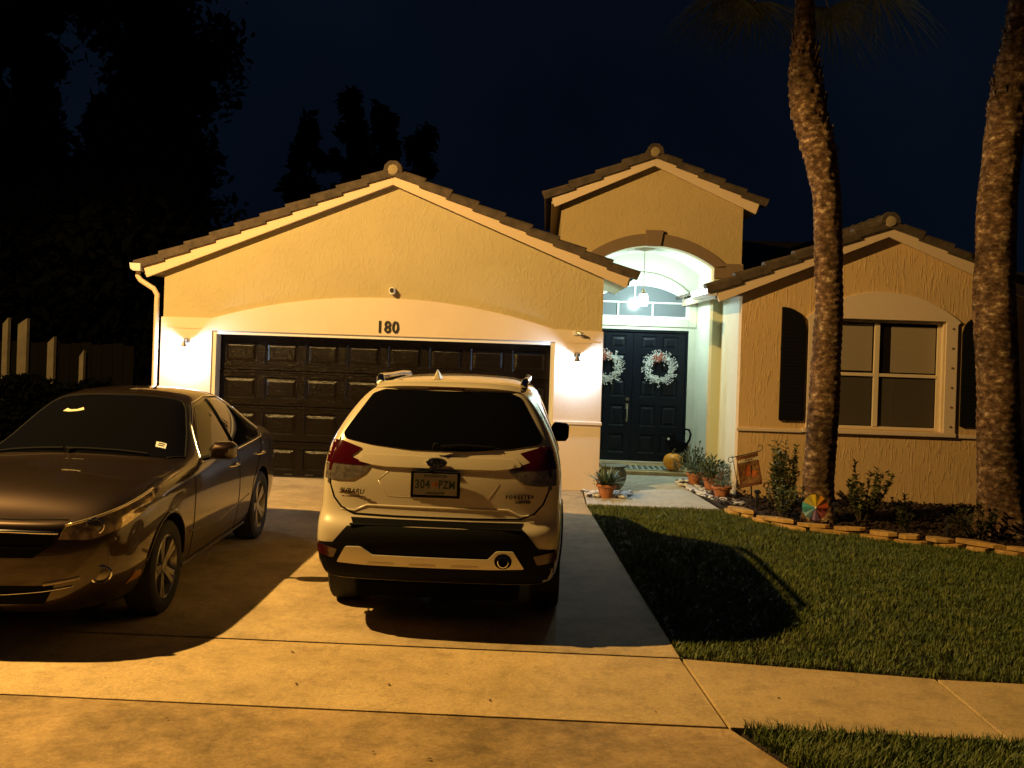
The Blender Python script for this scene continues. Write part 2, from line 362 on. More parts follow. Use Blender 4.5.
# house number
text('house_number', '180', .235, m_num, Matrix.Translation((-2.26, 14.262, 2.232)) @ FRONT @ Matrix.Diagonal((.86, 1, 1, 1)), house, ext=.008, bold=.006, spacing=1.12)

# gable roofs
def gable(xc, zc, s, xl, xr, y0, y1, tile=.40, name=''):
    """slabs with their upper surface on z = zc - s|x-xc| from xl to xr, front edge at y0"""
    th = .11; k = math.sqrt(1+s*s)
    rf = empty('roof', (xc, y0, zc)); rf.parent = house; rf.matrix_parent_inverse = Matrix.Translation(house.location).inverted(); rf['keepworld'] = True
    b = MB()
    for xe in (xl, xr):
        ze = zc-s*abs(xe-xc)
        b.prism([(xc, zc), (xe, ze), (xe, ze-th), (xc, zc-th)], y0+.055, y1)
    b.build('roof_deck', m_soff, rf)
    b = MB()                                   # cream fascia board along both rakes
    for xe in (xl, xr):
        ze = zc-s*abs(xe-xc); sg = 1 if xe > xc else -1
        b.prism([(xc, zc-.002), (xe, ze-.002), (xe-sg*.05, ze-.155), (xc, zc-.15)], y0, y0+.05)
    b.build('fascia', m_fasc, rf, bevel=.004)
    # rake tiles: stepped capped tiles along both rakes
    b = MB(); rd = random.Random(int(xc*100))
    for xe in (xl, xr):
        sg = 1 if xe > xc else -1; L = abs(xe-xc)*k+.06; n = max(1, round(L/tile)); tl = L/n
        ux, uz = sg/k, -s/k; nx, nz = sg*s/k, 1/k
        for i in range(n):
            a0 = i*tl+.0; a1 = (i+1)*tl+.05; lift0 = .0; lift1 = .036
            j = rd.uniform(-.006, .006); yb = y0-.035+j
            prof = []
            for (dy, dh) in ((0, -.035), (-.0, .07), (.02, .095), (.09, .108), (.17, .108), (.24, .09), (.26, .0), (.26, -.02)):
                prof.append((dy, dh))
            vs = []
            for aa, lf, sc in ((a0, lift0, .9), (a1, lift1, 1.0)):
                for dy, dh in prof:
                    hh = dh*sc+lf+.0
                    vs.append((xc+ux*aa+nx*hh, yb+dy, zc+uz*aa+nz*hh))
            m = len(prof); fs = [(q, q+1, q+1+m, q+m) for q in range(m-1)]+[(m-1, 0, m, 2*m-1), tuple(range(m)), tuple(range(2*m-1, m-1, -1))]
            b.add(vs, fs)
    b.build('rake_tiles', m_tile, rf, bevel=.006)
    b = MB()                                   # field tiles: overlapping courses running down both slopes
    for xe in (xl, xr):
        sg = 1 if xe > xc else -1; L = abs(xe-xc)*k+.06; n = max(1, round(L/tile)); tl = L/n
        ux, uz = sg/k, -s/k; nx, nz = sg*s/k, 1/k
        ny = max(2, int((y1-y0-.2)/.11)); ys = [y0+.2+(y1-y0-.2)*q/ny for q in range(ny+1)]
        for i in range(n):
            vs = []
            for aa, lf in ((i*tl, .03), ((i+1)*tl+.03, .062), ((i+1)*tl+.03, .03)):
                for q, y in enumerate(ys):
                    hh = lf+(.022 if q % 3 == 1 else (.012 if q % 3 == 2 else 0)); vs.append((xc+ux*aa+nx*hh, y, zc+uz*aa+nz*hh))
            m = len(ys); b.add(vs, [(r*m+q, r*m+q+1, (r+1)*m+q+1, (r+1)*m+q) for r in range(2) for q in range(m-1)])
    b.build('field_tiles', m_tile, rf)
    b = MB()                                   # ridge tiles with a faceted end cap
    y = y0-.05; i = 0
    while y < y1:
        pr = [(-.13, -.04), (-.11, .045), (-.05, .10), (.05, .10), (.11, .045), (.13, -.04)]
        e = .02 if i % 1 == 0 else 0
        vs = [(xc+px*1.08, y, zc+.075+pz*1.12) for px, pz in pr]+[(xc+px*.93, min(y+.42, y1), zc+.07+pz*.93) for px, pz in pr]
        b.add(vs, [(q, q+1, q+7, q+6) for q in range(5)]+[(0, 1, 2, 3, 4, 5)]); y += .38; i += 1
    b.build('ridge_tiles', m_tile, rf, bevel=.008)
    b = MB(); b.lathe([(.03, -.03), (.07, -.025), (.092, 0), (.08, .03)], (xc, y0-.03, zc+.06), 8, 'y'); b.build('ridge_end_cap', M('mortar', (.32, .25, .15), .9, bump=.4), rf, smooth=True)
    return rf
gable(GAX, GAZ, GS, -5.80, 1.17, 14.185, 22.5)
gable(1.60, 5.02, .43, .03, 3.22, 15.475, 20.5)
gable(4.67, 3.85, .41, 2.33, 7.0, 13.87, 21.5)
# main body behind with a hip roof
b = MB(); b.box(-5.4, 11.0, 22.5, 27, 0, 3.0); b.box(6.62, 11.0, 17.0, 22.5, 0, 2.9); b.build('rear_wall', m_tan, house)
b = MB(); b.add([(-6, 20.5, 3.0), (11.6, 16.5, 2.95), (11.6, 28, 3.0), (-6, 28, 3.0), (0, 23.6, 4.6), (7, 23.6, 4.6), (-2, 20.4, 3.2), (2.6, 20.4, 3.6), (6.9, 16.5, 2.95)],
      [(0, 6, 4), (6, 7, 4), (7, 5, 4), (7, 8, 5), (8, 1, 5), (1, 2, 5), (2, 3, 4, 5), (3, 0, 4)]); b.build('main_roof', m_tile, house)

# entry tower
TX0, TX1 = .19, 3.0; OX0, OX1 = .68, 2.58; OS, OC = 3.335, 3.645
tz = lambda x: 5.02-.06-.43*abs(x-1.60)
ar = arc(OX0, OX1, OS, OC, 28)
b = MB(); b.prism([(TX0, 0), (OX0, 0)]+ar+[(OX1, 0), (TX1, 0), (TX1, tz(TX1)), (1.60, tz(1.60)), (TX0, tz(TX0))], 15.6, 15.84)
b.box(TX0, TX0+.2, 15.84, 20.4, 2.6, tz(TX0)-.03); b.box(TX1-.2, TX1, 15.84, 20.4, 0, tz(TX1)-.03)
b.build('entry_wall', m_towr, house)
# brown arch band with keystone and a return to the right
o_ = arc(OX0-.20, OX1+.20, OS+.03, OC+.19, 28)
b = MB(); b.prism([p for p in ar]+[(OX1, 3.19), (OX1+.16, 3.19)][:0]+o_[::-1], 15.565, 15.61)
b.build('arch_trim', m_brn, house, bevel=.005)
b = MB(); b.box(OX1+.0, TX1+.02, 15.56, 15.605, 3.17, 3.335); b.prism([(OX1+.19, 3.33), (TX1+.02, 3.33), (TX1+.02, 3.40), (OX1+.16, 3.40)], 15.563, 15.603)
b.build('arch_return', m_brn, house)
b = MB(); b.prism([(1.53, OC-.01), (1.74, OC-.01), (1.78, OC+.24), (1.50, OC+.24)], 15.53, 15.615); b.build('keystone', m_brn, house, bevel=.006)
# porch interior: side walls, vaulted ceiling, door wall
b = MB(); b.box(OX1-.0, OX1+.12, 15.842, 17.4, 0, 3.7); b.build('porch_wall', m_port, house); b = MB(); b.box(OX0-.12, OX0, 15.842, 17.4, 0, 3.7); b.build('porch_wall', m_port, house)
b = MB(); b.prism([(OX1+.002, 0), (TX1+.001, 0), (TX1+.001, 3.165), (OX1+.002, 3.165)], 15.585, 15.604); b.build('entry_pier_face', m_pale, house)
v0 = arc(OX0-.02, OX1+.02, OS-.02, OC+.03, 28); v1 = arc(OX0-.02, OX1+.02, OS+.1, OC+.2, 28)
b = MB(); b.prism(v0+v1[::-1], 15.843, 17.4); b.build('porch_ceiling', M('ceiling_paint', (.72, .72, .64), .7, bump=.1, bscale=30), house, smooth=True)
DX0, DX1, DZ = .62, 2.42, 2.36
ta = arc(.80, 2.44, 2.84, 3.15, 24)
b = MB(); b.prism([(OX0-.2, 0), (DX0, 0), (DX0, DZ), (DX1+.03, DZ), (DX1+.03, 0), (OX1+.02, 0), (OX1+.02, 2.56), (2.44, 2.56), (.80, 2.56), (OX0-.2, 2.56)], 17.2, 17.4)
b.prism([(OX0-.05, 2.5601), (.80, 2.5601)]+ta+[(2.44, 2.5601), (OX1+.02, 2.5601), (OX1+.02, 3.8), (OX0-.05, 3.8)], 17.2, 17.4)
b.build('door_wall', m_port, house)
to = arc(.66, 2.575, 2.84, 3.34, 24)
b = MB(); b.prism(ta+[(2.575, 2.84)]+to[::-1], 17.165, 17.21); b.prism([(2.44, 2.42), (2.575, 2.42), (2.575, 2.838), (2.44, 2.838)], 17.165, 17.21)
b.box(.68, 2.438, 17.165, 17.21, 2.42, 2.555); b.build('transom_surround', m_port, house, bevel=.006)
tw = empty('window', (1.62, 17.2, 2.56)); tw.parent = house; tw.matrix_parent_inverse = Matrix.Translation(house.location).inverted(); tw['keepworld'] = True
b = MB(); b.prism([(.80, 2.56)]+ta+[(2.44, 2.56)], 17.30, 17.31); b.build('pane', m_trans, tw)
b = MB(); ti = arc(.84, 2.40, 2.86, 3.115, 24)
b.prism([p for p in ta]+ti[::-1], 17.25, 17.298); b.box(.80, .84, 17.25, 17.298, 2.56, 2.86); b.box(2.40, 2.44, 17.25, 17.298, 2.56, 2.86); b.box(.84, 2.40, 17.25, 17.298, 2.56, 2.595)
b.box(.84, 2.40, 17.255, 17.297, 2.815, 2.84)
for x, z0, z1 in ((1.52, 2.84, 3.13), (1.24, 2.595, 2.815), (1.83, 2.595, 2.815)): b.box(x-.012, x+.012, 17.257, 17.296, z0, z1)
b.build('frame', m_white, tw)
# double front door
fr = MB(); fr.box(DX0, DX0+.03, 17.21, 17.40, .07, DZ); fr.box(DX1, DX1+.03, 17.21, 17.40, .07, DZ); fr.box(DX0+.03, DX1, 17.21, 17.40, DZ-.04, DZ)
fr.build('door_frame', m_door, house)
fr = MB(); fr.box(DX0, DX1+.03, 17.12, 17.40, .07, .10); fr.build('threshold', m_trim, house)
seam = 1.52
rows = [(2.03, 2.25), (1.62, 1.93), (1.20, 1.50), (.70, 1.06), (.24, .56)]
for (x0, x1) in ((DX0+.034, seam-.003), (seam+.003, DX1-.004)):
    d = empty('front_door', ((x0+x1)/2, 17.25, .1)); d.parent = house; d.matrix_parent_inverse = Matrix.Translation(house.location).inverted(); d['keepworld'] = True
    b = MB(); wd = x1-x0; rects = []
    for z0, z1 in rows:
        for u0, u1 in ((.15, .45), (.56, .86)): rects.append((x0+wd*u0, x0+wd*u1, z0, z1))
    panelled(b, x0, x1, .105, DZ-.045, rects, 17.25, .045); b.build('door_leaf', m_door, d, recalc=False)
    if x0 < 1:
        b = MB(); b.lathe([(.001, -.03), (.028, -.03), (.032, -.01), (.032, 0)], (x1-.075, 17.25, 1.16), 16, 'y'); b.build('deadbolt', m_metal, d, smooth=True)
        b = MB(); b.box(x1-.10, x1-.05, 17.235, 17.25, .99, 1.09); b.tube([(x1-.075, 17.24, 1.06), (x1-.075, 17.19, 1.05), (x1-.075, 17.175, .96), (x1-.075, 17.185, .84), (x1-.075, 17.235, .80)], .011, 8); b.box(x1-.093, x1-.057, 17.238, 17.25, .77, .83)
        b.build('handle', m_metal, d, smooth=True)

# bay with the window
BX0, BX1 = 2.72, 6.62
bz = lambda x: 3.85-.06-.41*abs(x-4.67)
WX0, WX1, WZ0, WZ1 = 3.90, 5.52, 1.035, 2.565
b = MB()
b.prism([(BX0, -.1), (BX1, -.1), (BX1, WZ0), (BX0, WZ0)], 14.0, 14.2)
b.prism([(BX0, WZ0+.0001), (WX0, WZ0+.0001), (WX0, WZ1), (WX1, WZ1), (WX1, WZ0+.0001), (BX1, WZ0+.0001), (BX1, bz(BX1)), (4.67, bz(4.67)), (BX0, bz(BX0))], 14.0, 14.2)
b.box(BX1-.2, BX1, 14.2, 21, -.1, bz(BX1)-.03); b.build('window_wall', m_bay, house)
b = MB(); b.box(BX0, BX0+.2, 14.201, 15.6, -.1, bz(BX0)-.02); b.build('side_wall', m_port, house)
b = MB(); b.box(BX0-.03, WX0-.31, 13.965, 14.01, .965, 1.01); b.box(WX1+.17, BX1+.03, 13.965, 14.01, .965, 1.01); b.box(WX0-.306, WX1+.166, 13.94, 14.01, .975, 1.03)
b.build('window_sill', m_taup, house, bevel=.006)
wa = arc(3.60, 5.72, 2.56, 2.95, 26)
b = MB(); b.prism([(WX0, 1.032), (WX0, WZ1), (WX1, WZ1), (WX1, 1.032), (5.68, 1.032), (5.68, 2.52), (5.72, 2.56)]+wa[::-1][1:-1]+[(3.60, 2.56), (3.64, 2.52), (3.64, 1.032)], 13.965, 14.01)
b.build('window_surround', m_taup, house, bevel=.005)
b = MB(); b.box(WX0, WX0+.02, 14.012, 14.2, WZ0, WZ1); b.box(WX1-.02, WX1, 14.012, 14.2, WZ0, WZ1); b.box(WX0, WX1, 14.012, 14.2, WZ1-.0, WZ1+.02)
b.build('window_reveal', m_trim, house)
for x in (3.77, 5.61):
    for k in range(6): b = MB(); b.lathe([(.001, -.012), (.014, -.010), (.016, 0)], (x, 13.965, 1.12+k*.27), 8, 'y'); b.build('storm_stud', m_brn, house)
wn = empty('window', (4.7, 14.1, 1.03)); wn.parent = house; wn.matrix_parent_inverse = Matrix.Translation(house.location).inverted(); wn['keepworld'] = True
b = MB(); F0, F1 = WX0+.02, WX1-.02; mid = 4.62; fy = (14.09, 14.15)
b.box(F0, F0+.045, *fy, WZ0, WZ1); b.box(F1-.05, F1, *fy, WZ0, WZ1); b.box(F0+.045, F1-.05, *fy, WZ1-.04, WZ1-.001); b.box(F0+.045, F1-.05, *fy, WZ0+.001, WZ0+.045)
b.box(mid-.035, mid+.035, 14.08, 14.16, WZ0+.045, WZ1-.04)
b.box(F0+.045, mid-.035, 14.085, 14.155, 1.775, 1.82); b.box(mid+.035, F1-.05, 14.085, 14.155, 1.775, 1.82)
b.build('frame', m_trim, wn, bevel=.004)
for x0, x1 in ((F0+.045, mid-.035), (mid+.035, F1-.05)):
    b = MB(); b.box(x0, x1, 14.118, 14.124, 1.82, WZ1-.04); b.build('pane', m_glass_u if False else m_glassw, wn)
    b = MB(); b.box(x0, x1, 14.118, 14.124, WZ0+.045, 1.775); b.build('pane', m_blind2, wn)
b = MB(); b.box(F0+.10, mid-.06, 14.112, 14.1175, 1.85, 2.50); b.box(mid+.20, F1-.07, 14.112, 14.1175, 1.84, 2.48); b.build('blind', m_blind, wn)
b = MB(); b.box(F0+.06, mid-.06, 14.108, 14.1165, WZ0+.06, 1.75); b.box(mid+.22, F1-.07, 14.108, 14.1165, WZ0+.06, 1.74); b.build('screen', m_blind2, wn)
# arched black shutters: highest beside the window
def shutter(xa, xb, za, zb, zt):
    n = 10; top = [(xa+(xb-xa)*i/n, zb+(za-zb)*math.sqrt(max(0, 1-(i/n)**2))) for i in range(n+1)]
    b = MB(); b.prism([(xa, 1.13), (xb, 1.13)]+top[::-1], 13.955, 13.998)
    for k in range(28):
        z = 1.18+k*.05
        if z < zb-.04:
            lo, hi = min(xa, xb)+.035, max(xa, xb)-.035
            b.add([(lo, 13.95, z), (hi, 13.95, z), (hi, 13.956, z+.035), (lo, 13.956, z+.035)], [(0, 1, 2, 3)])
    b.build('shutter', m_blk, house, bevel=.004)
shutter(3.27, 3.61, 2.70, 2.42, 0); shutter(6.05, 5.745, 2.66, 2.42, 0)
# gutters and downspout
def gutter(x0, x1, y0, y1, z):
    b = MB(); s = 1 if x1 > x0 else -1; d = x1-x0
    b.prism([(x0, z+.11), (x0+.1*d, z+.03), (x0+.35*d, z), (x1, z), (x1, z+.105), (x1-.08*d, z+.105), (x1-.08*d, z+.015), (x0+.4*d, z+.015), (x0+.18*d, z+.04), (x0+.1*d, z+.11)], y0, y1)
    b.add([(x0, y0-.001, z+.11), (x0+.1*d, y0-.001, z+.03), (x0+.35*d, y0-.001, z), (x1, y0-.001, z), (x1, y0-.001, z+.105)], [(0, 1, 2, 3, 4)])
    return b.build('gutter', m_gut, house)
gutter(-5.98, -5.82, 14.12, 22, 2.93); gutter(2.20, 2.34, 13.86, 15.38, 2.82)
b = MB(); pts = [(-5.90, 14.25, 2.94), (-5.90, 14.24, 2.86), (-5.86, 14.24, 2.80), (-5.66, 14.24, 2.68), (-5.61, 14.24, 2.60), (-5.61, 14.24, 2.5), (-5.61, 14.24, .15), (-5.61, 14.20, .06), (-5.61, 14.05, .03)]
b.tube(pts, .037, 8); b.build('downspout', m_fasc, house, smooth=True)
# soffits at the eaves
b = MB(); b.box(-5.80, GXL, 14.24, 22, 2.90, 2.93); b.build('soffit', m_soff, house); b = MB(); b.box(2.34, BX0, 13.93, 15.3, 2.83, 2.86); b.build('soffit', m_soff, house)

# ---------------------------------------------------------------- wall lanterns, pendant, cameras
m_bulb = M('lit_glass', (1, 1, 1), .3, emit=(.95, .97, 1, 38)); m_lan = M('lantern_metal', (.30, .28, .26), .4, .7)
def lantern(x, y, z, label):
    t = empty('wall_lantern', (x, y, z)); tag(t, label, 'wall light', 'lit lanterns either side of the garage door')
    b = MB(); b.lathe([(.045, -.0), (.045, -.015), (.001, -.02)], (0, 0, .05), 12, 'y', sq=(1, 1.4)); b.build('back_plate', m_lan, t, smooth=True)
    b = MB(); b.tube([(0, -.015, .06), (0, -.07, .10), (0, -.12, .09), (0, -.13, .05)], .009, 8); b.build('bracket', m_lan, t, smooth=True)
    b = MB(); b.lathe([(.004, .10), (.012, .06), (.03, .04), (.035, .012), (.062, -.022), (.058, -.024), (.001, -.005)], (0, -.13, 0), 20); b.build('lamp_shade', m_lan, t, smooth=True)
    b = MB(); b.lathe([(.012, -.03), (.030, -.05), (.036, -.09), (.026, -.13), (.001, -.145)], (0, -.13, 0), 16); b.build('bulb', m_bulb, t, smooth=True)
    l = bpy.data.lights.new('lantern_light', 'POINT'); l.energy = SCONCE_W; l.color = SCONCE_COL; l.shadow_soft_size = .02
    lo = bpy.data.objects.new('lantern_light', l); COL.objects.link(lo); lo.parent = t; lo.location = (0, -.13, -.085); 
    for ch in t.children:
        if ch.name.startswith('bulb'): ch.visible_shadow = False
    return t
lantern(-5.16, 14.268, 1.88, 'lit wall lantern on the pier left of the garage door')
lantern(.46, 14.268, 1.86, 'lit wall lantern between the garage door and the front entry')
pl = empty('pendant_lamp', (1.58, 16.4, 3.67)); tag(pl, 'lit glass pendant lantern hanging in the arched entry', 'pendant light')
b = MB(); b.lathe([(.16, 0), (.16, -.012), (.10, -.02), (.06, -.035), (.001, -.04)], (0, 0, 0), 24); b.build('ceiling_rose', m_trim, pl, smooth=True)
b = MB(); b.tube([(0, 0, -.03), (0, 0, -.68)], .007, 8); b.build('rod', m_metal, pl)
b = MB(); b.lathe([(.01, -.64), (.03, -.67), (.035, -.70), (.075, -.735), (.07, -.74), (.001, -.73)], (0, 0, 0), 16); b.build('cap', m_metal, pl, smooth=True)
b = MB(); b.lathe([(.055, -.74), (.078, -.78), (.080, -.88), (.065, -.93), (.001, -.94)], (0, 0, 0), 16); gl = b.build('glass_shade', M('pendant_glass', (1, 1, 1), .3, emit=(.86, 1, .95, 22)), pl, smooth=True); gl.visible_shadow = False
l = bpy.data.lights.new('pendant_light', 'POINT'); l.energy = PEND_W; l.color = PEND_COL; l.shadow_soft_size = .06
lo = bpy.data.objects.new('pendant_light', l); COL.objects.link(lo); lo.parent = pl; lo.location = (0, 0, -.84)
# small security camera and floodlight sensor
t = empty('security_camera', (-2.22, 14.30, 2.76)); tag(t, 'small white security camera above the house number', 'camera')
b = MB(); b.box(-.03, .03, -.015, 0, -.05, .05); b.build('mount', m_white, t, bevel=.006)
b = MB(); b.lathe([(.02, -.11), (.042, -.105), (.046, -.02), (.03, -.012)], (.012, 0, 0), 16, 'y', sq=(1, 1.25)); b.build('housing', m_white, t, smooth=True)
b = MB(); b.lathe([(.001, -.118), (.028, -.117), (.03, -.109)], (.012, 0, .005), 16, 'y', sq=(1, 1.2)); b.build('lens', m_num, t, smooth=True)
t = empty('motion_sensor', (.46, 14.268, 2.24)); tag(t, 'small grey motion sensor above the right lantern', 'sensor')
b = MB(); b.box(-.06, .0, -.02, 0, -.03, .03); b.build('mount', m_white, t, bevel=.006)
b = MB(); b.tube([(-.02, -.03, .02), (.02, -.06, 0), (.08, -.08, -.005)], [.018, .026, .016], 10); b.build('sensor_head', m_metal, t, smooth=True)

# ---------------------------------------------------------------- the street lamp outside the left of the frame
sl = empty('street_lamp', (-8.4, 7.3, 0)); tag(sl, 'tall grey street lamp with a sodium head left of the driveway', 'street lamp')
b = MB(); b.tube([(0, 0, -.1), (0, 0, 3), (0, 0, 6.9)], [.09, .075, .055], 12); b.build('pole', m_metal, sl, smooth=True)
b = MB(); b.tube([(0, 0, 6.85), (.3, 0, 7.1), (.9, 0, 7.2), (1.2, 0, 7.18)], .03, 8); b.build('arm', m_metal, sl, smooth=True)
b = MB(); b.lathe([(.02, .13), (.12, .11), (.19, .04), (.20, 0), (.18, 0), (.001, .05)], (1.4, 0, 7.08), 20, sq=(1.5, .9)); b.build('lamp_head', m_lan, sl, smooth=True)
b = MB(); b.lathe([(.16, 0), (.14, -.05), (.06, -.08), (.001, -.085)], (1.4, 0, 7.08), 20, sq=(1.4, .9)); q = b.build('diffuser', M('sodium_glass', (1, .8, .5), .3, emit=(1, .6, .2, 60)), sl, smooth=True); q.visible_shadow = False
l = bpy.data.lights.new('street_light', 'SPOT'); l.energy = STREET_W; l.color = STREET_COL; l.shadow_soft_size = .07; l.spot_size = R(172); l.spot_blend = .15
lo = bpy.data.objects.new('street_light', l); COL.objects.link(lo); lo.parent = sl; lo.location = (1.4, 0, 7.0)
# ---------------------------------------------------------------- vehicles
def evaluated(o):
    dg = bpy.context.evaluated_depsgraph_get(); me = bpy.data.meshes.new_from_object(o.evaluated_get(dg)); return me
def loft(stations, fr=(.55, 0, -.55), bulge=(0, 0), levels=3):
    """stations: (points [(x,y,z)...] bottom to top on the +x side, crown). Returns a smooth closed mesh."""
    V = []; rings = []; n = len(stations[0][0])
    for pts, crown in stations:
        ring = list(pts); xt, yt, zt = pts[-1]
        ring += [(xt*f, yt, zt+crown*(1-f*f)) for f in fr]
        ring += [(-x, y, z) for x, y, z in pts[::-1]]
        xb, yb, zb = pts[0]; ring += [(xb*f, yb, zb) for f in fr[::-1]]
        rings.append(list(range(len(V), len(V)+len(ring)))); V += ring
    F = []; m = len(rings[0])
    for a, c in zip(rings, rings[1:]):
        for i in range(m): F.append((a[i], a[(i+1) % m], c[(i+1) % m], c[i]))
    nf = len(fr)
    for which, ring in ((0, rings[0]), (-1, rings[-1])):
        grid = []
        for i in range(n):
            r = ring[i]; l = ring[2*n+nf-1-i]
            if i == n-1: mid = ring[n:n+nf]
            elif i == 0: mid = ring[2*n+nf:][::-1]
            else:
                mid = []
                for f in fr:
                    x, y, z = V[r]; s = -1 if which == 0 else 1
                    V.append((x*f, y+s*bulge[which]*(1-f*f), z)); mid.append(len(V)-1)
            grid.append([r]+list(mid)+[l])
        for i in range(n-1):
            for j in range(nf+1): F.append((grid[i][j], grid[i][j+1], grid[i+1][j+1], grid[i+1][j]))
        for i in (0, n-1):                       # bulge the end of the top and bottom rows too
            for k, f in zip(grid[i][1:-1], fr):
                x, y, z = V[k]; s = -1 if which == 0 else 1; V[k] = (x, y+s*bulge[which]*(1-f*f), z)
    me = bpy.data.meshes.new('cage'); me.from_pydata(V, [], F)
    bm = bmesh.new(); bm.from_mesh(me); bmesh.ops.recalc_face_normals(bm, faces=bm.faces); bm.to_mesh(me); bm.free()
    o = bpy.data.objects.new('cage', me); COL.objects.link(o); s = o.modifiers.new('s', 'SUBSURF'); s.levels = levels; s.render_levels = levels
    bpy.context.view_layer.update(); r = evaluated(o); bpy.data.objects.remove(o); return r
def cut_arches(me, wheels, rad, half, inner, mat_dark):
    """wheel arches cut out of the body with cylinders"""
    o = bpy.data.objects.new('tmp', me); COL.objects.link(o); cs = []
    for (y, z) in wheels:
        for s in (-1, 1):
            b = MB(); x0, x1 = sorted((s*inner, s*(half+.3)))
            b.lathe([(rad, x0), (rad, x1)], (0, y, z), 40, 'x'); c = b.build('cut', mat_dark); cs.append(c)
            mo = o.modifiers.new('b', 'BOOLEAN'); mo.object = c; mo.operation = 'DIFFERENCE'; mo.solver = 'EXACT'; mo.material_mode = 'TRANSFER'
    bpy.context.view_layer.update(); r = evaluated(o); bpy.data.objects.remove(o)
    for c in cs: bpy.data.objects.remove(c)
    return r
class Skin:
    """lays panels, glass and trim onto a body mesh"""
    def __init__(s, me): s.t = BVHTree.FromPolygons([v.co for v in me.vertices], [tuple(p.vertices) for p in me.polygons])
    def hit(s, p, d):
        h = s.t.ray_cast(Vector(p)-d*4, d, 8)
        if h[0] is None: h = s.t.find_nearest(Vector(p))
        return h[0]
    def basis(s, d):
        d = Vector(d).normalized(); u = d.cross(Vector((0, 0, 1)) if abs(d.z) < .9 else Vector((0, 1, 0))).normalized(); return d, u, u.cross(d).normalized()
    def patch(s, name, pts, d, off, mat, parent, step=.05, thick=.02, smooth='all', depth=None, rnd=0):
        d, u, v = s.basis(d)
        P2 = [Vector((Vector(p).dot(u), Vector(p).dot(v))) for p in pts]
        if rnd:                                   # round the corners
            Q = []; n = len(P2)
            for i in range(n):
                a, c, e = P2[i-1], P2[i], P2[(i+1) % n]; r = min(rnd, (a-c).length*.45, (e-c).length*.45)
                p, q = c+(a-c).normalized()*r, c+(e-c).normalized()*r
                for t in (0, .33, .67, 1): Q.append(p*(1-t)**2+c*2*t*(1-t)+q*t*t)
            P2 = Q
        D = []; n = len(P2)
        for i in range(n):
            a, c = P2[i], P2[(i+1) % n]; k = max(1, int((c-a).length/step))
            for j in range(k): D.append(a+(c-a)*j/k)
        nb = len(D); xs = [p.x for p in D]; ys = [p.y for p in D]
        gx = np.arange(min(xs)+step/2, max(xs), step); gy = np.arange(min(ys)+step/2, max(ys), step)
        if len(gx) and len(gy):
            A, B = np.meshgrid(gx, gy); A, B = A.ravel(), B.ravel(); k = inpoly(A, B, [(p.x, p.y) for p in D])
            inner = [Vector((a, c)) for a, c in zip(A[k], B[k]) if min((Vector((a, c))-q).length for q in D) > step*.35]
        else: inner = []
        vs, es, fs, *_ = delaunay_2d_cdt(D+inner, [(i, (i+1) % nb) for i in range(nb)], [], 1, 1e-5)
        V = [s.hit(u*p.x+v*p.y, d)-d*off for p in vs]
        n = len(V); F = [tuple(f) for f in fs]
        V2 = [p+d*(thick+off) for p in V]
        cnt = {}
        for f in F:
            for a, c in zip(f, f[1:]+f[:1]): cnt[(a, c)] = 1
        F2 = list(F)
        for (a, c) in cnt:
            if (c, a) not in cnt: F2.append((c, a, a+n, c+n))
        me = bpy.data.meshes.new(name); me.from_pydata(V+V2, [], F2); me.materials.append(mat)
        bm = bmesh.new(); bm.from_mesh(me); bmesh.ops.recalc_face_normals(bm, faces=bm.faces); bm.to_mesh(me); bm.free()
        return link(name, me, parent, smooth=True)
    def line(s, name, pts, d, r, mat, parent, off=0, closed=False, step=.04, flat=None):
        d = Vector(d).normalized(); pts = [Vector(p) for p in pts]
        if closed: pts = pts+[pts[0]]
        Q = []
        for a, c in zip(pts, pts[1:]):
            k = max(1, int((c-a).length/step)); Q += [a+(c-a)*j/k for j in range(k)]
        Q.append(pts[-1])
        b = MB(); b.tube([s.hit(q, d)-d*off for q in Q], r, 6); return b.build(name, mat, parent, smooth='all')
def R_(pts): return [(x, 0, z) for x, z in pts]
def S_(pts, s=1): return [(s, y, z) for y, z in pts]
m_tyre = M('tyre_rubber', (.012, .012, .012), .8, bump=.2, bscale=60); m_well = M('wheel_well', (.004, .004, .004), .95, spec=.1)
m_blkp = M('black_plastic', (.004, .004, .004), .75, bump=.15, bscale=200, spec=.12); m_chr = M('chrome', (.75, .75, .75), .12, 1)
m_cglass = M('car_glass', (.0030, .0030, .0030), .02, spec=.5); m_rim = M('alloy', (.32, .31, .29), .32, .9); m_brake = M('brake_disc', (.2, .19, .18), .5, .9)
m_seam = M('panel_gap', (.004, .004, .004), .8, spec=.1)
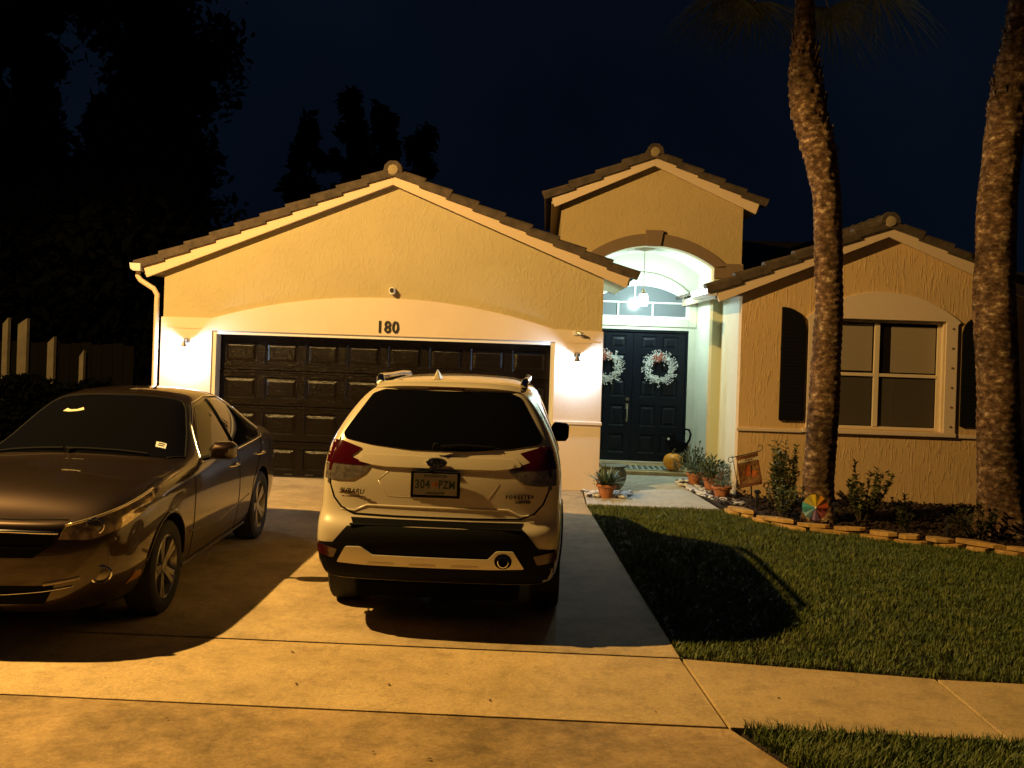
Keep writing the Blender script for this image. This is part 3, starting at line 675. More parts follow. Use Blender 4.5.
def wheel(parent, x, y, rad, side, spokes=5, wid=.21, rimr=.70):
    w = empty('wheel', (x, y, rad)); w.parent = parent
    s = side; b = MB(); W = wid
    b.lathe([(rad*.70, -W), (rad*.92, -W), (rad*.985, -W+.02), (rad, -W+.05), (rad, -.045), (rad*.985, -.015), (rad*.93, .0), (rad*.80, .004), (rad*rimr+.004, -.008), (rad*rimr, -.02), (rad*.70, -.05)], (0, 0, 0), 48, 'x')
    if s < 0:
        b.v = [(-a, c, e) for a, c, e in b.v]
    b.build('tyre', m_tyre, w, smooth=True)
    b = MB(); rr = rad*rimr
    b.lathe([(rr, -.17), (rr, -.015), (rr-.012, -.006), (rr-.022, -.02), (rr-.03, -.17)], (0, 0, 0), 40, 'x'); 
    b.f = b.f[:-2]; b.mi = b.mi[:-2]
    b.lathe([(.001, -.02), (.045, -.022), (.055, -.035), (.055, -.08)], (0, 0, 0), 20, 'x')
    for k in range(spokes):
        t = 2*PI*k/spokes+.35
        for dt in (-.12, .12):
            c0 = Matrix.Rotation(t, 4, 'X')
            vs = []
            for r_, wd, xx in ((.04, .020, -.03), (rr*.55, .017, -.022), (rr-.008, .022, -.012)):
                yo = dt*r_*1.2
                vs += [c0 @ Vector((xx, yo-wd, r_)), c0 @ Vector((xx, yo+wd, r_)), c0 @ Vector((xx-.03, yo+wd*1.1, r_)), c0 @ Vector((xx-.03, yo-wd*1.1, r_))]
            fs = [(0, 1, 2, 3), (11, 10, 9, 8)]
            for j in range(2):
                for i in range(4): fs.append((j*4+i, j*4+(i+1) % 4, j*4+4+(i+1) % 4, j*4+4+i))
            b.add(vs, fs)
    if s < 0: b.v = [(-a, c, e) for a, c, e in b.v]
    b.build('rim', m_rim, w, smooth=True)
    b = MB(); b.lathe([(.001, -.09), (rr*.72, -.09), (rr*.72, -.11), (.001, -.11)], (0, 0, 0), 30, 'x')
    if s < 0: b.v = [(-a, c, e) for a, c, e in b.v]
    b.build('brake_disc', m_brake, w, smooth=True)
    return w

# ---- SUV, seen from behind (local y = 0 is the rear bumper, +y forward)
suv = empty('suv', (-.735, 7.1, 0)); tag(suv, 'white suv parked nose-in facing the garage, rear towards the street', 'car')
m_suv = M('pearl_white_paint', (.56, .49, .35), .28, coat=1, spec=.5)
def st(yb, pts, crown=0, ys=None): return ([(x, yb+(ys[i] if ys else 0), z) for i, (x, z) in enumerate(pts)], crown)
ZR = lambda z: z+.05*max(0, min(1, (z-1.25)/.35))
sx = [
 st(0, [(.72, .36), (.80, .42), (.84, .60), (.84, .77), (.825, .82), (.835, 1.02), (.825, 1.30), (.64, 1.60), (.52, 1.715)], .02, [.14, .05, .02, .02, .11, .13, .20, .50, .60]),
 st(.10, [(.78, .33), (.86, .40), (.895, .60), (.895, .78), (.875, .86), (.885, 1.05), (.875, 1.31), (.68, 1.60), (.545, 1.712)], .025, [.16, .07, .05, .05, .14, .16, .22, .50, .62]),
 st(.45, [(.83, .28), (.89, .36), (.912, .60), (.912, .80), (.905, .92), (.905, 1.08), (.885, 1.31), (.705, 1.60), (.575, 1.715)], .03, [.1, .1, .1, .1, .1, .12, .18, .42, .50]),
 st(1.3, [(.84, .27), (.89, .34), (.908, .58), (.905, .80), (.90, .93), (.892, 1.08), (.86, 1.28), (.715, 1.60), (.59, 1.725)], .03),
 st(2.3, [(.84, .27), (.89, .34), (.90, .58), (.90, .80), (.895, .93), (.88, 1.06), (.84, 1.24), (.71, 1.60), (.59, 1.725)], .03),
 st(2.85, [(.84, .27), (.89, .34), (.90, .58), (.90, .80), (.895, .93), (.875, 1.05), (.83, 1.22), (.69, 1.58), (.57, 1.685)], .035),
 st(3.15, [(.84, .27), (.89, .34), (.905, .58), (.905, .80), (.895, .92), (.87, 1.03), (.80, 1.17), (.68, 1.42), (.56, 1.53)], .03),
 st(3.65, [(.84, .27), (.89, .34), (.910, .58), (.910, .80), (.89, .92), (.85, 1.00), (.77, 1.05), (.66, 1.08), (.54, 1.10)], .03),
 st(4.15, [(.82, .28), (.88, .36), (.90, .58), (.895, .78), (.86, .90), (.81, .96), (.73, 1.00), (.62, 1.02), (.5, 1.03)], .03),
 st(4.48, [(.76, .30), (.82, .38), (.83, .58), (.81, .74), (.77, .84), (.72, .89), (.65, .92), (.56, .94), (.46, .95)], .02),
 st(4.60, [(.60, .32), (.66, .40), (.67, .58), (.65, .72), (.62, .79), (.58, .83), (.53, .85), (.46, .86), (.38, .865)], .01)]
sx = [([(x, y, ZR(z)) for x, y, z in p], c) for p, c in sx]
body = loft(sx, bulge=(.06, .10), levels=3)
body.materials.clear(); body.materials.append(m_suv); skin = Skin(body)
WS = [(1.0, .355), (3.67, .355)]
body = cut_arches(body, WS, .425, .92, .62, m_well)
link('body', body, suv, smooth=True)
D = (0, 1, 0)
skin.patch('rear_window', R_([(-.48, 1.725), (.48, 1.725), (.57, 1.69), (.745, 1.40), (.72, 1.365), (.5, 1.33), (.2, 1.305), (-.2, 1.305), (-.5, 1.33), (-.72, 1.365), (-.745, 1.40), (-.57, 1.69)]), D, .006, m_cglass, suv, rnd=.02)
sp = MB()                                           # roof spoiler lip over the rear window
vs = []; N = 14
for i in range(N+1):
    f = -1+2*i/N; x = f*.56; e = 1-abs(f)**4
    y0 = .50+.10*(1-e); vs += [(x, y0+.01, 1.728+.03*e), (x, y0+.03, 1.71+.025*e), (x, y0+.28, 1.71+.02*e), (x, y0+.32, 1.768+.028*(1-f*f)), (x, y0+.06, 1.752+.028*e)]
fs = [(i*5+j, i*5+(j+1) % 5, i*5+5+(j+1) % 5, i*5+5+j) for i in range(N) for j in range(5)]+[(4, 3, 2, 1, 0), tuple(N*5+j for j in range(5))]
sp.add(vs, fs); sp.build('spoiler', m_suv, suv, smooth=True)
b = MB(); b.box(-.14, .14, .495, .505, 1.742, 1.75); b.build('high_brake_light', M('dark_red_lens', (.10, .005, .008), .15), suv)
# side glass both sides with bright trim
for s in (-1, 1):
    gl = [(.95, 1.34), (1.02, 1.50), (1.35, 1.60), (2.45, 1.62), (2.95, 1.42), (3.30, 1.12), (2.3, 1.13), (1.4, 1.18), (1.05, 1.25)]
    skin.patch('side_window', S_(gl, s), (-s, 0, 0), .005, m_cglass, suv, rnd=.03)
    skin.line('window_trim', S_(gl[:1]+gl[-1:-5:-1], s), (-s, 0, 0), .008, m_chr, suv, off=.004)
    skin.line('door_gap', S_([(1.55, .36), (1.55, .7), (1.45, .95), (1.45, 1.17)], s), (-s, 0, 0), .004, m_seam, suv)
    skin.line('door_gap', S_([(2.45, .32), (2.45, 1.12)], s), (-s, 0, 0), .004, m_seam, suv)
    cl = [(1.46, .26), (3.2, .26), (3.2, .43), (1.46, .43)]
    skin.patch('sill_cladding', S_(cl, s), (-s, 0, 0), .012, m_blkp, suv, rnd=.02)
    for (wy, wz) in WS:                             # black arch lips
        o_ = [(wy+.50*cos(t), wz+.50*sin(t)) for t in np.linspace(-.15, PI+.15, 24)]; i_ = [(wy+.425*cos(t), wz+.425*sin(t)) for t in np.linspace(PI+.12, -.12, 24)]
        skin.patch('arch_cladding', S_(o_+i_, s), (-s, 0, 0), .014, m_blkp, suv, step=.04)
    for hy in (1.62, 2.55):
        b = MB(); p = skin.hit((s, hy+.1, .98), Vector((-s, 0, 0))); b.tube([p+Vector((-s*.0, -.09, 0)), p+Vector((s*.014, -.07, 0)), p+Vector((s*.014, .07, 0)), p+Vector((0, .09, 0))], .009, 8); b.build('door_handle', m_suv, suv, smooth=True)
    mr = empty('wing_mirror', (s*.79, 3.0, 1.14)); mr.parent = suv
    b = MB(); b.tube([(-s*.02, 0, .02), (s*.06, .0, .05)], .025, 8); b.build('mirror_arm', m_blkp, mr, smooth=True)
    b = MB()
    prof = [(0, -.01), (.0, .14), (.03, .175), (.15, .165), (.175, .13), (.17, .02), (.145, -.015), (.03, -.02)]
    vs = [(s*(x+.04), -.03, z) for x, z in prof]+[(s*(x+.045), .05, z*.97+.002) for x, z in prof]+[(s*(.04+.08+(x-.08)*.7), .13, .08+(z-.08)*.7) for x, z in prof]
    m = len(prof); b.add(vs, [tuple(range(m)), tuple(range(3*m-1, 2*m-1, -1))]+[(k*m+i, k*m+(i+1) % m, k*m+m+(i+1) % m, k*m+m+i) for k in range(2) for i in range(m)])
    b.build('mirror_housing', m_blkp, mr, smooth=True, bevel=.008)
    # roof rail
    b = MB(); rl = [(s*.575, .92, 1.75), (s*.585, .96, 1.79), (s*.59, 1.02, 1.80), (s*.60, 1.6, 1.79), (s*.60, 2.3, 1.785), (s*.58, 2.62, 1.77), (s*.58, 2.75, 1.73)]
    b.tube(rl, [.034, .032, .026, .022, .022, .026, .03], 10); b.build('roof_rail', m_chr, suv, smooth=True)
    # tail lamps: red c-shape, clear lower part
    c1 = [(.58, 1.305), (.74, 1.352), (.86, 1.35), (.95, 1.32), (.95, 1.195), (.56, 1.185), (.50, 1.195), (.55, 1.205), (.66, 1.245), (.62, 1.27)]
    skin.patch('tail_light', R_([(s*(x-.0), z) for x, z in c1]), (-.28*s, 1, 0) if False else D, .008, M('red_lens', (.042, .002, .003), .08, coat=1), suv, step=.03, rnd=.008)
    c2 = [(.50, 1.190), (.56, 1.180), (.95, 1.190), (.95, 1.085), (.74, 1.075), (.63, 1.085), (.54, 1.14)]
    skin.patch('reversing_light', R_([(s*x, z) for x, z in c2]), D, .007, M('clear_lens', (.26, .22, .17), .12, .6, coat=1, var=.5, vscale=30), suv, step=.03, rnd=.01)
    skin.patch('rear_reflector', R_([(s*.70, .60), (s*.87, .63), (s*.87, .555), (s*.73, .535)]), D, .022, M('reflector', (.04, .002, .003), .3, coat=1), suv, step=.03, rnd=.01)
# hatch outline gap, number plate recess crease, ledge
hl = [(-.755, 1.37), (-.80, 1.20), (-.80, 1.05), (-.76, .95), (-.70, .885), (-.60, .845), (-.3, .84), (.3, .84), (.60, .845), (.70, .885), (.76, .95), (.80, 1.05), (.80, 1.20), (.755, 1.37)]
skin.line('tailgate_gap', R_(hl), D, .0075, m_seam, suv, off=-.001)
m_suv2 = m_suv
skin.patch('tailgate_garnish', R_([(-.56, 1.265), (.56, 1.265), (.60, 1.215), (.50, 1.195), (.40, 1.185), (-.40, 1.185), (-.50, 1.195), (-.60, 1.215)]), D, .014, m_suv, suv, step=.04, rnd=.02)
# plate recess: a raised hexagonal frame with a sunk panel
rc = [(-.44, 1.085), (-.34, 1.175), (.34, 1.175), (.44, 1.085), (.36, .975), (-.36, .975)]
skin.line('recess_edge', R_(rc), D, .008, m_suv, suv, off=-.0065, closed=True)
skin.line('tailgate_crease', R_([(-.70, .872), (-.60, .862), (-.51, .905), (.51, .905), (.60, .862), (.70, .872)]), D, .012, m_suv, suv, off=-.007)
b = MB(); y0 = skin.hit((0, 0, 1.07), Vector(D)).y-.012
pl_ = empty('number_plate', (-.02, y0, 1.075)); pl_.parent = suv
b = MB(); b.box(-.178, .178, -.006, .012, -.098, .092); b.box(-.05, -.02, -.010, .01, .09, .105); b.build('plate_frame', m_blkp, pl_, bevel=.004)
m_pl = M('plate_white', (.24, .23, .22), .5); m_pn = M('plate_green', (.015, .05, .035), .5); m_or = M('plate_orange', (.45, .17, .03), .5); m_lt = M('frame_letters', (.45, .42, .36), .5)
b = MB(); b.box(-.157, .157, -.0095, -.006, -.077, .077); b.build('plate', m_pl, pl_)
def ptxt(s, size, x, z, mat, yy=-.0105, par=pl_, **k): return text('lettering', s, size, mat, Matrix.Translation((x, yy, z)) @ FRONT @ Matrix.Diagonal((.78, 1, 1, 1)), par, ext=.0008, **k)
ptxt('304', .088, -.092, -.003, m_pn, bold=.0022, spacing=1.1); ptxt('PZM', .080, .084, -.003, m_pn, bold=.0022, spacing=1.02)
ptxt('MYFLORIDA.COM', .026, 0, .060, m_pn, bold=.0006); ptxt('SUNSHINE STATE', .022, 0, -.064, m_pn, bold=.0005)
b = MB(); b.lathe([(.001, 0), (.018, 0), (.018, .001)], (-.009, -.0108, -.002), 14, 'y'); b.lathe([(.001, 0), (.014, 0), (.014, .001)], (.012, -.0108, .006), 14, 'y'); b.build('orange_emblem', m_or, pl_)
# oval emblem with six stars
ye = skin.hit((-.02, 0, 1.225), Vector(D)).y-.034
em = empty('emblem', (-.02, ye, 1.225)); em.parent = suv
b = MB(); b.lathe([(.075, .012), (.078, .004), (.070, -.004), (.066, .0)], (0, 0, 0), 32, 'y', sq=(1, .50)); b.build('ring', m_chr, em, smooth=True)
b = MB(); b.lathe([(.001, -.001), (.067, .0), (.067, .012)], (0, 0, 0), 32, 'y', sq=(1, .48)); b.build('badge_plate', M('badge_blue', (.008, .012, .05), .2, coat=1), em, smooth=True)
for (x, z, r) in ((-.035, .008, .013), (-.012, -.014, .007), (.008, .006, .007), (.014, -.016, .007), (.034, -.006, .007), (.036, .012, .006)):
    b = MB(); p = []
    for k in range(8):
        t = PI/4*k; q = r*(1.4 if k % 2 == 0 else .4); p.append((x+q*cos(t), z+q*sin(t)*.8))
    b.prism(p, -.004, -.001); b.build('star', m_chr, em)
ys_ = lambda x, z, e=.004: skin.hit((x, 0, z), Vector(D)).y-e
def btxt(s, size, x, z, mat, **k): return text('lettering', s, size, mat, Matrix.Translation((x, ys_(x, z)-.003, z)) @ Matrix.Rotation(R(-13 if x < 0 else 13), 4, 'Z') @ FRONT, suv, ext=.002, **k)
m_let = M('badge_letters', (.05, .03, .02), .3, .6)
btxt('SUBARU', .05, -.63, 1.00, m_let, shear=.25, spacing=1.05, bold=.001); btxt('FORESTER', .036, .59, 1.00, m_let, spacing=1.35, bold=.0015); btxt('LIMITED', .026, .615, .965, m_let, spacing=1.2, bold=.0015)
skin.line('badge_underline', R_([(-.70, .965), (-.55, .965)]), D, .0025, m_let, suv)
# bumper: black cover, silver skid strip, step pad
skin.patch('bumper_cover', R_([(-.97, .63), (-.74, .645), (-.64, .765), (-.40, .775), (.40, .775), (.64, .765), (.74, .645), (.97, .63), (.97, .34), (.78, .22), (-.78, .22), (-.97, .34)]), D, .012, m_blkp, suv, step=.045)
gt = [(-.70, .51), (-.64, .625), (-.53, .63), (-.44, .575), (.38, .575), (.44, .635), (.56, .635), (.64, .51), (.40, .502), (-.50, .502)]
skin.patch('skid_strip', R_(gt), D, .040, M('matt_silver', (.62, .58, .50), .35, .5), suv, step=.03, thick=.04, rnd=.012)
for x in (-.38, -.08, .22):
    skin.patch('strip_slot', R_([(x-.1, .512), (x-.09, .528), (x+.09, .528), (x+.1, .512)]), D, .042, m_suv, suv, step=.03)
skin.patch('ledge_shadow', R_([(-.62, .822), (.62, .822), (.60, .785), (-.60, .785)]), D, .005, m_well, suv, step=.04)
b = MB(); b.box(-.62, .62, .0, .16, .772, .785); b.build('bumper_step', m_blkp, suv, bevel=.006)
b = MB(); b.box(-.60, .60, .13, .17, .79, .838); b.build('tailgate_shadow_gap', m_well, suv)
ex = empty('exhaust', (.49, .0, .565)); ex.parent = suv
skin.patch('exhaust_surround', R_([(.49+.062*cos(t), .565+.055*sin(t)) for t in np.linspace(0, 2*PI, 20)[:-1]]), D, .044, m_blkp, suv, step=.03, thick=.03)
yx = skin.hit((.49, 0, .56), Vector(D)).y
b = MB(); b.lathe([(.038, .12), (.040, -.065), (.034, -.068), (.032, .10)], (0, yx, 0), 24, 'y'); b.f = b.f[:-2]; b.mi = b.mi[:-2]; b.build('tail_pipe', m_chr, ex, smooth=True)
b = MB(); b.lathe([(.001, .02), (.033, .02), (.033, .03)], (0, yx, 0), 20, 'y'); b.build('pipe_inside', m_well, ex)
# wiper, aerial fin, under-body
wy = skin.hit((0, 0, 1.33), Vector(D)).y
b = MB(); p0 = Vector((-.03, wy-.03, 1.335)); b.lathe([(.03, 0), (.026, -.018), (.001, -.02)], tuple(p0), 14, 'y')
b.tube([p0+Vector((0, -.012, 0)), skin.hit((.15, 0, 1.352), Vector(D))+Vector((0, -.03, 0)), skin.hit((.38, 0, 1.345), Vector(D))+Vector((0, -.022, 0))], [.012, .009, .006], 6)
b.tube([skin.hit((x, 0, 1.330+.01*x), Vector(D))+Vector((0, -.012, 0)) for x in (.02, .15, .3, .43)], .007, 6); b.build('rear_wiper', m_blkp, suv, smooth=True)
b = MB(); b.add([(-.13+.03, .95, 1.79), (-.13-.03, .95, 1.79), (-.13-.035, 1.16, 1.79), (-.13+.035, 1.16, 1.79), (-.13, 1.04, 1.872), (-.13, 1.0, 1.875)], [(0, 1, 2, 3), (0, 5, 1), (1, 5, 4, 2), (0, 3, 4, 5), (2, 4, 3)]); b.build('aerial_fin', m_suv, suv, bevel=.006)
b = MB(); b.box(-.60, .60, .3, 4.2, .20, .30); b.build('underbody', m_well, suv)
for (wy_, wz) in WS:
    for s in (-1, 1): wheel(suv, s*.905, wy_, .355, s, wid=.23)
# rails sit on black feet
# ---- sedan, nose towards the street (local y = 0 is the front bumper)
car = empty('sedan', (-3.70, 6.38, 0), R(2.0)); car.scale = (1.07, 1.0, 1.03); tag(car, 'dark bronze sedan parked nose-out on the left side of the driveway', 'car')
m_car = M('bronze_metallic_paint', (.036, .022, .015), .42, .85, coat=1)
cx = [
 st(0, [(.40, .24), (.48, .30), (.55, .48), (.56, .62), (.55, .70), (.53, .745), (.50, .765), (.42, .775), (.34, .78)], .004, [.06, .02, 0, .0, .02, .03, .05, .08, .11]),
 st(.12, [(.56, .21), (.66, .28), (.73, .48), (.74, .62), (.73, .70), (.70, .76), (.66, .785), (.56, .80), (.44, .81)], .01, [.05, .0, 0, 0, .01, .02, .04, .07, .10]),
 st(.38, [(.70, .19), (.80, .27), (.855, .48), (.865, .62), (.86, .72), (.82, .82), (.76, .865), (.64, .89), (.48, .90)], .02),
 st(.75, [(.78, .18), (.85, .26), (.892, .48), (.902, .64), (.895, .76), (.87, .865), (.81, .92), (.69, .945), (.5, .955)], .025),
 st(1.2, [(.80, .18), (.865, .26), (.900, .48), (.910, .65), (.905, .78), (.89, .88), (.84, .945), (.72, .975), (.52, .99)], .03),
 st(1.62, [(.80, .18), (.87, .26), (.900, .48), (.908, .66), (.905, .79), (.89, .90), (.84, .965), (.73, 1.00), (.55, 1.02)], .035),
 st(1.98, [(.80, .18), (.87, .26), (.900, .48), (.908, .66), (.905, .80), (.89, .915), (.82, 1.00), (.70, 1.12), (.56, 1.17)], .05),
 st(2.42, [(.80, .18), (.87, .26), (.900, .48), (.908, .66), (.905, .81), (.888, .93), (.80, 1.08), (.65, 1.34), (.52, 1.405)], .045),
 st(2.95, [(.80, .18), (.87, .26), (.900, .48), (.908, .67), (.905, .82), (.888, .94), (.80, 1.10), (.63, 1.395), (.50, 1.44)], .035),
 st(3.5, [(.80, .18), (.87, .26), (.900, .48), (.908, .67), (.905, .83), (.886, .95), (.79, 1.10), (.61, 1.37), (.48, 1.42)], .035),
 st(3.95, [(.80, .18), (.87, .26), (.900, .48), (.906, .67), (.90, .84), (.878, .96), (.79, 1.08), (.63, 1.23), (.50, 1.28)], .04),
 st(4.35, [(.79, .20), (.86, .27), (.890, .48), (.895, .67), (.885, .85), (.86, .96), (.80, 1.03), (.68, 1.08), (.52, 1.095)], .02),
 st(4.66, [(.74, .24), (.81, .32), (.84, .50), (.84, .68), (.83, .85), (.80, .97), (.75, 1.03), (.64, 1.07), (.5, 1.085)], .015),
 st(4.80, [(.62, .28), (.69, .36), (.71, .50), (.71, .68), (.70, .82), (.67, .93), (.62, .985), (.54, 1.02), (.44, 1.03)], .01)]
def CZ(x, y, z):
    nose = .05*max(0, 1-y/1.4)*max(0, min(1, (z-.5)/.25))
    t = max(0, min(1, (z-1.0)/.38)); g = max(0, min(1, (y-1.5)/.9))*max(0, min(1, (4.4-y)/.6))
    return (x*(1-.07*t*g), y, z+nose+.065*t*g)
cx = [([CZ(*q) for q in p], c) for p, c in cx]
cb = loft(cx, bulge=(.05, .06), levels=3); cb.materials.clear(); cb.materials.append(m_car); sk = Skin(cb)
WC = [(1.02, .335), (3.80, .335)]
cb = cut_arches(cb, WC, .385, .92, .60, m_well); link('body', cb, car, smooth=True)
DN = Vector((0, 0, -1))
ws = [(-.66, 1.66, 0), (-.35, 1.60, 0), (0, 1.58, 0), (.35, 1.60, 0), (.66, 1.66, 0), (.76, 1.80, 0), (.67, 2.12, 0), (.565, 2.42, 0), (.51, 2.50, 0), (0, 2.46, 0), (-.51, 2.50, 0), (-.565, 2.42, 0), (-.67, 2.12, 0), (-.76, 1.80, 0)]
sk.patch('windscreen', ws, DN, .004, m_cglass, car, thick=.01)
sk.line('windscreen_trim', [ws[i] for i in (4, 5, 6, 7, 8, 9, 10, 11, 12, 13, 0)], DN, .009, m_blkp, car, off=.002)
rw = [(-.50, 3.72, 0), (.50, 3.72, 0), (.60, 3.90, 0), (.66, 4.18, 0), (0, 4.24, 0), (-.66, 4.18, 0), (-.60, 3.90, 0)]
sk.patch('rear_window', rw, DN, .004, m_cglass, car, thick=.01)
for s in (-1, 1):
    sd = Vector((-s, 0, 0))
    g1 = [(2.02, 1.005), (2.30, 1.22), (2.55, 1.385), (2.90, 1.42), (2.88, .995)]
    g2 = [(2.97, .997), (2.99, 1.42), (3.35, 1.40), (3.66, 1.28), (3.98, 1.065), (3.90, 1.02)]
    f1 = sk.patch('side_window', S_(g1, s), sd, .004, m_cglass, car, rnd=.02); f2 = sk.patch('side_window', S_(g2, s), sd, .004, m_cglass, car, rnd=.02)
    out_ = [(1.98, .985), (2.28, 1.265), (2.55, 1.415), (2.95, 1.455), (3.38, 1.43), (3.70, 1.305), (4.05, 1.065), (3.93, 1.00), (2.9, .975)]
    sk.line('chrome_window_trim', S_(out_, s), sd, .009, m_chr, car, off=.005, closed=True)
    sk.line('door_pillar_trim', S_([(2.925, .99), (2.945, 1.43)], s), sd, .016, m_blkp, car, off=.003)
    for gp in ([(1.66, .95), (1.60, .70), (1.58, .30)], [(2.92, .97), (2.95, .6), (2.93, .26)], [(3.92, 1.0), (3.70, .84), (3.46, .62), (3.38, .28)], [(1.58, .27), (3.38, .27)]):
        sk.line('panel_gap', S_(gp, s), sd, .004, m_seam, car)
    sk.line('sill_trim', S_([(1.5, .235), (2.4, .225), (3.35, .245)], s), sd, .014, m_car, car, off=.004)
    sk.line('body_crease', S_([(1.5, .50), (2.4, .44), (3.3, .52)], s), sd, .008, m_car, car, off=-.002)
    for hy in (2.72, 3.70):
        p = sk.hit((s, hy, .865), sd); b = MB(); b.tube([p+Vector((-s*.005, -.10, 0)), p+Vector((s*.035, -.07, .004)), p+Vector((s*.035, .07, .006)), p+Vector((-s*.005, .10, .004))], .012, 8); b.build('door_handle', m_chr, car, smooth=True)
    mr = empty('wing_mirror', (s*.86, 2.02, 1.0)); mr.parent = car
    b = MB(); b.tube([(-s*.03, 0, .0), (s*.06, -.02, .03)], .022, 8); b.build('mirror_arm', m_blkp, mr, smooth=True)
    prof = [(0, .0), (.0, .10), (.04, .145), (.17, .15), (.215, .12), (.21, .03), (.17, .0)]; b = MB()
    vs = [(s*(.03+.1+(x-.1)*.55), -.11, .07+(z-.07)*.5) for x, z in prof]+[(s*(.03+.1+(x-.1)*.9), -.07, .075+(z-.075)*.85) for x, z in prof]+[(s*(x+.03), .0, z) for x, z in prof]+[(s*(x+.03), .035, z) for x, z in prof]
    m = len(prof); b.add(vs, [tuple(range(m)), tuple(range(4*m-1, 3*m-1, -1))]+[(k*m+i, k*m+(i+1) % m, k*m+m+(i+1) % m, k*m+m+i) for k in range(3) for i in range(m)])
    me_ = b.build('mirror_housing', m_car, mr, smooth=True, bevel=.012)
    # headlight wraps round the corner
    dh = Vector((-s*.55, 1, 0)).normalized()
    hp = [(.50, .08, .715), (.54, .10, .795), (.70, .2, .832), (.82, .4, .875), (.90, .72, .925), (.915, .70, .88), (.90, .5, .81), (.82, .3, .745), (.68, .15, .70)]
    hl_ = empty('headlight', (s*.7, .2, .8)); hl_.parent = car; hl_['keepworld'] = True
    P3 = [(s*x, y, z) for x, y, z in hp]
    sk.patch('lens', P3, dh, .008, M('headlight_lens', (.42, .32, .15), .12, .5, coat=1, var=.7, vscale=14), hl_, step=.03)
    pj = sk.hit((s*.70, .17, .78), dh); b = MB(); b.lathe([(.052, .01), (.055, -.012), (.047, -.014), (.044, .0)], (0, 0, 0), 24, 'y')
    b.f = b.f[:-2]; b.mi = b.mi[:-2]
    mt = Matrix.Translation(pj) @ Matrix.Rotation(s*R(24), 4, 'Z'); b.v = [tuple(mt @ Vector(v)) for v in b.v]; b.build('projector_ring', m_chr, hl_, smooth=True)
    b = MB(); b.lathe([(.001, -.016), (.03, -.013), (.044, -.004), (.044, .01)], (0, 0, 0), 20, 'y'); b.v = [tuple(mt @ Vector(v)) for v in b.v]; b.build('projector_lens', M('projector_glass', (.04, .04, .035), .05, coat=1), hl_, smooth=True)
    sk.line('lens_edge', P3[1:5], dh, .010, M('amber_chrome', (.75, .62, .38), .25, .8), hl_, off=.006)
    # fog lamp, running light, lower intake lip
    fl = empty('fog_light', (s*.74, .05, .47)); fl.parent = car; fl['keepworld'] = True
    pf = sk.hit((s*.755, .15, .465), dh); mt = Matrix.Translation(pf) @ Matrix.Rotation(s*R(30), 4, 'Z')
    b = MB(); b.lathe([(.068, .02), (.070, -.012), (.060, -.016), (.056, .0)], (0, 0, 0), 26, 'y', sq=(1, .85)); b.f = b.f[:-2]; b.mi = b.mi[:-2]; b.v = [tuple(mt @ Vector(v)) for v in b.v]; b.build('ring', m_chr, fl, smooth=True)
    b = MB(); b.lathe([(.001, -.008), (.040, -.004), (.057, .0), (.057, .02)], (0, 0, 0), 22, 'y', sq=(1, .85)); b.v = [tuple(mt @ Vector(v)) for v in b.v]; b.build('lens', M('fog_glass', (.16, .14, .10), .1, .3, coat=1), fl, smooth=True)
    sk.line('running_light', [(s*.46, 0, .43), (s*.64, .1, .462)], dh, .011, M('running_lens', (.40, .34, .26), .3), car, off=.002)
    sk.line('intake_trim', [(s*.20, 0, .365), (s*.45, 0, .385), (s*.60, .1, .41)], dh, .006, m_chr, car, off=.006)
    sk.line('arch_edge', [(s, 1.02+.395*cos(t), .335+.395*sin(t)) for t in np.linspace(.05, PI-.25, 20)], sd, .010, m_car, car, off=.001)
    sk.line('hood_gap', [(s*.82, .40, 0), (s*.80, .8, 0), (s*.79, 1.3, 0), (s*.78, 1.62, 0)], DN, .004, m_seam, car)
    sk.patch('side_marker', [(s*1, .42, .345), (s*1, .60, .37), (s*1, .58, .41), (s*1, .50, .42)], sd, .006, M('marker_lens', (.35, .15, .04), .2, coat=1), car, step=.03)
    b = MB(); b.box(s*.62-.08 if s > 0 else -.86, s*.62+.24 if s > 0 else -.54, 4.17, 4.19, .12, .42); b.build('mud_flap', m_blkp, car)
# grille, lower intake, chrome bar, hood shut line
sk.patch('grille', R_([(-.52, .69), (-.50, .735), (.50, .735), (.52, .69), (.40, .60), (-.40, .60)]), D, .006, m_well, car, step=.04)
sk.line('grille_chrome', R_([(-.53, .752), (-.25, .762), (0, .765), (.25, .762), (.53, .752)]), D, .012, m_chr, car, off=.006)
sk.line('grille_bar', R_([(-.46, .665), (0, .672), (.46, .665)]), D, .007, m_blkp, car, off=.006)
sk.patch('lower_intake', R_([(-.52, .42), (.52, .42), (.46, .30), (-.46, .30)]), D, .006, m_well, car, step=.04)
b = MB(); b.lathe([(.07, .0), (.072, -.012), (.06, -.014), (.055, .0)], (0, sk.hit((0, 0, .69), Vector(D)).y, .69), 28, 'y', sq=(1, .68)); b.f = b.f[:-2]; b.mi = b.mi[:-2]; b.build('emblem', m_chr, car, smooth=True)
sk.line('hood_gap', [(-.56, .11, 0), (-.3, .06, 0), (0, .05, 0), (.3, .06, 0), (.56, .11, 0)], DN, .006, m_seam, car)
b = MB(); b.tube([sk.hit((x, 1.66-.03*(1-abs(x)), 0), DN)+Vector((0, 0, .02)) for x in (-.10, .1, .3, .52)], .009, 6); b.lathe([(.028, .0), (.026, .03), (.001, .035)], tuple(sk.hit((-.05, 1.60, 0), DN)), 12); b.build('wiper', m_blkp, car, smooth=True)
b = MB(); b.tube([sk.hit((x, 1.66-.03*(1-abs(x)), 0), DN)+Vector((0, 0, .02)) for x in (-.72, -.5, -.3, -.12)], .009, 6); b.build('wiper', m_blkp, car, smooth=True)
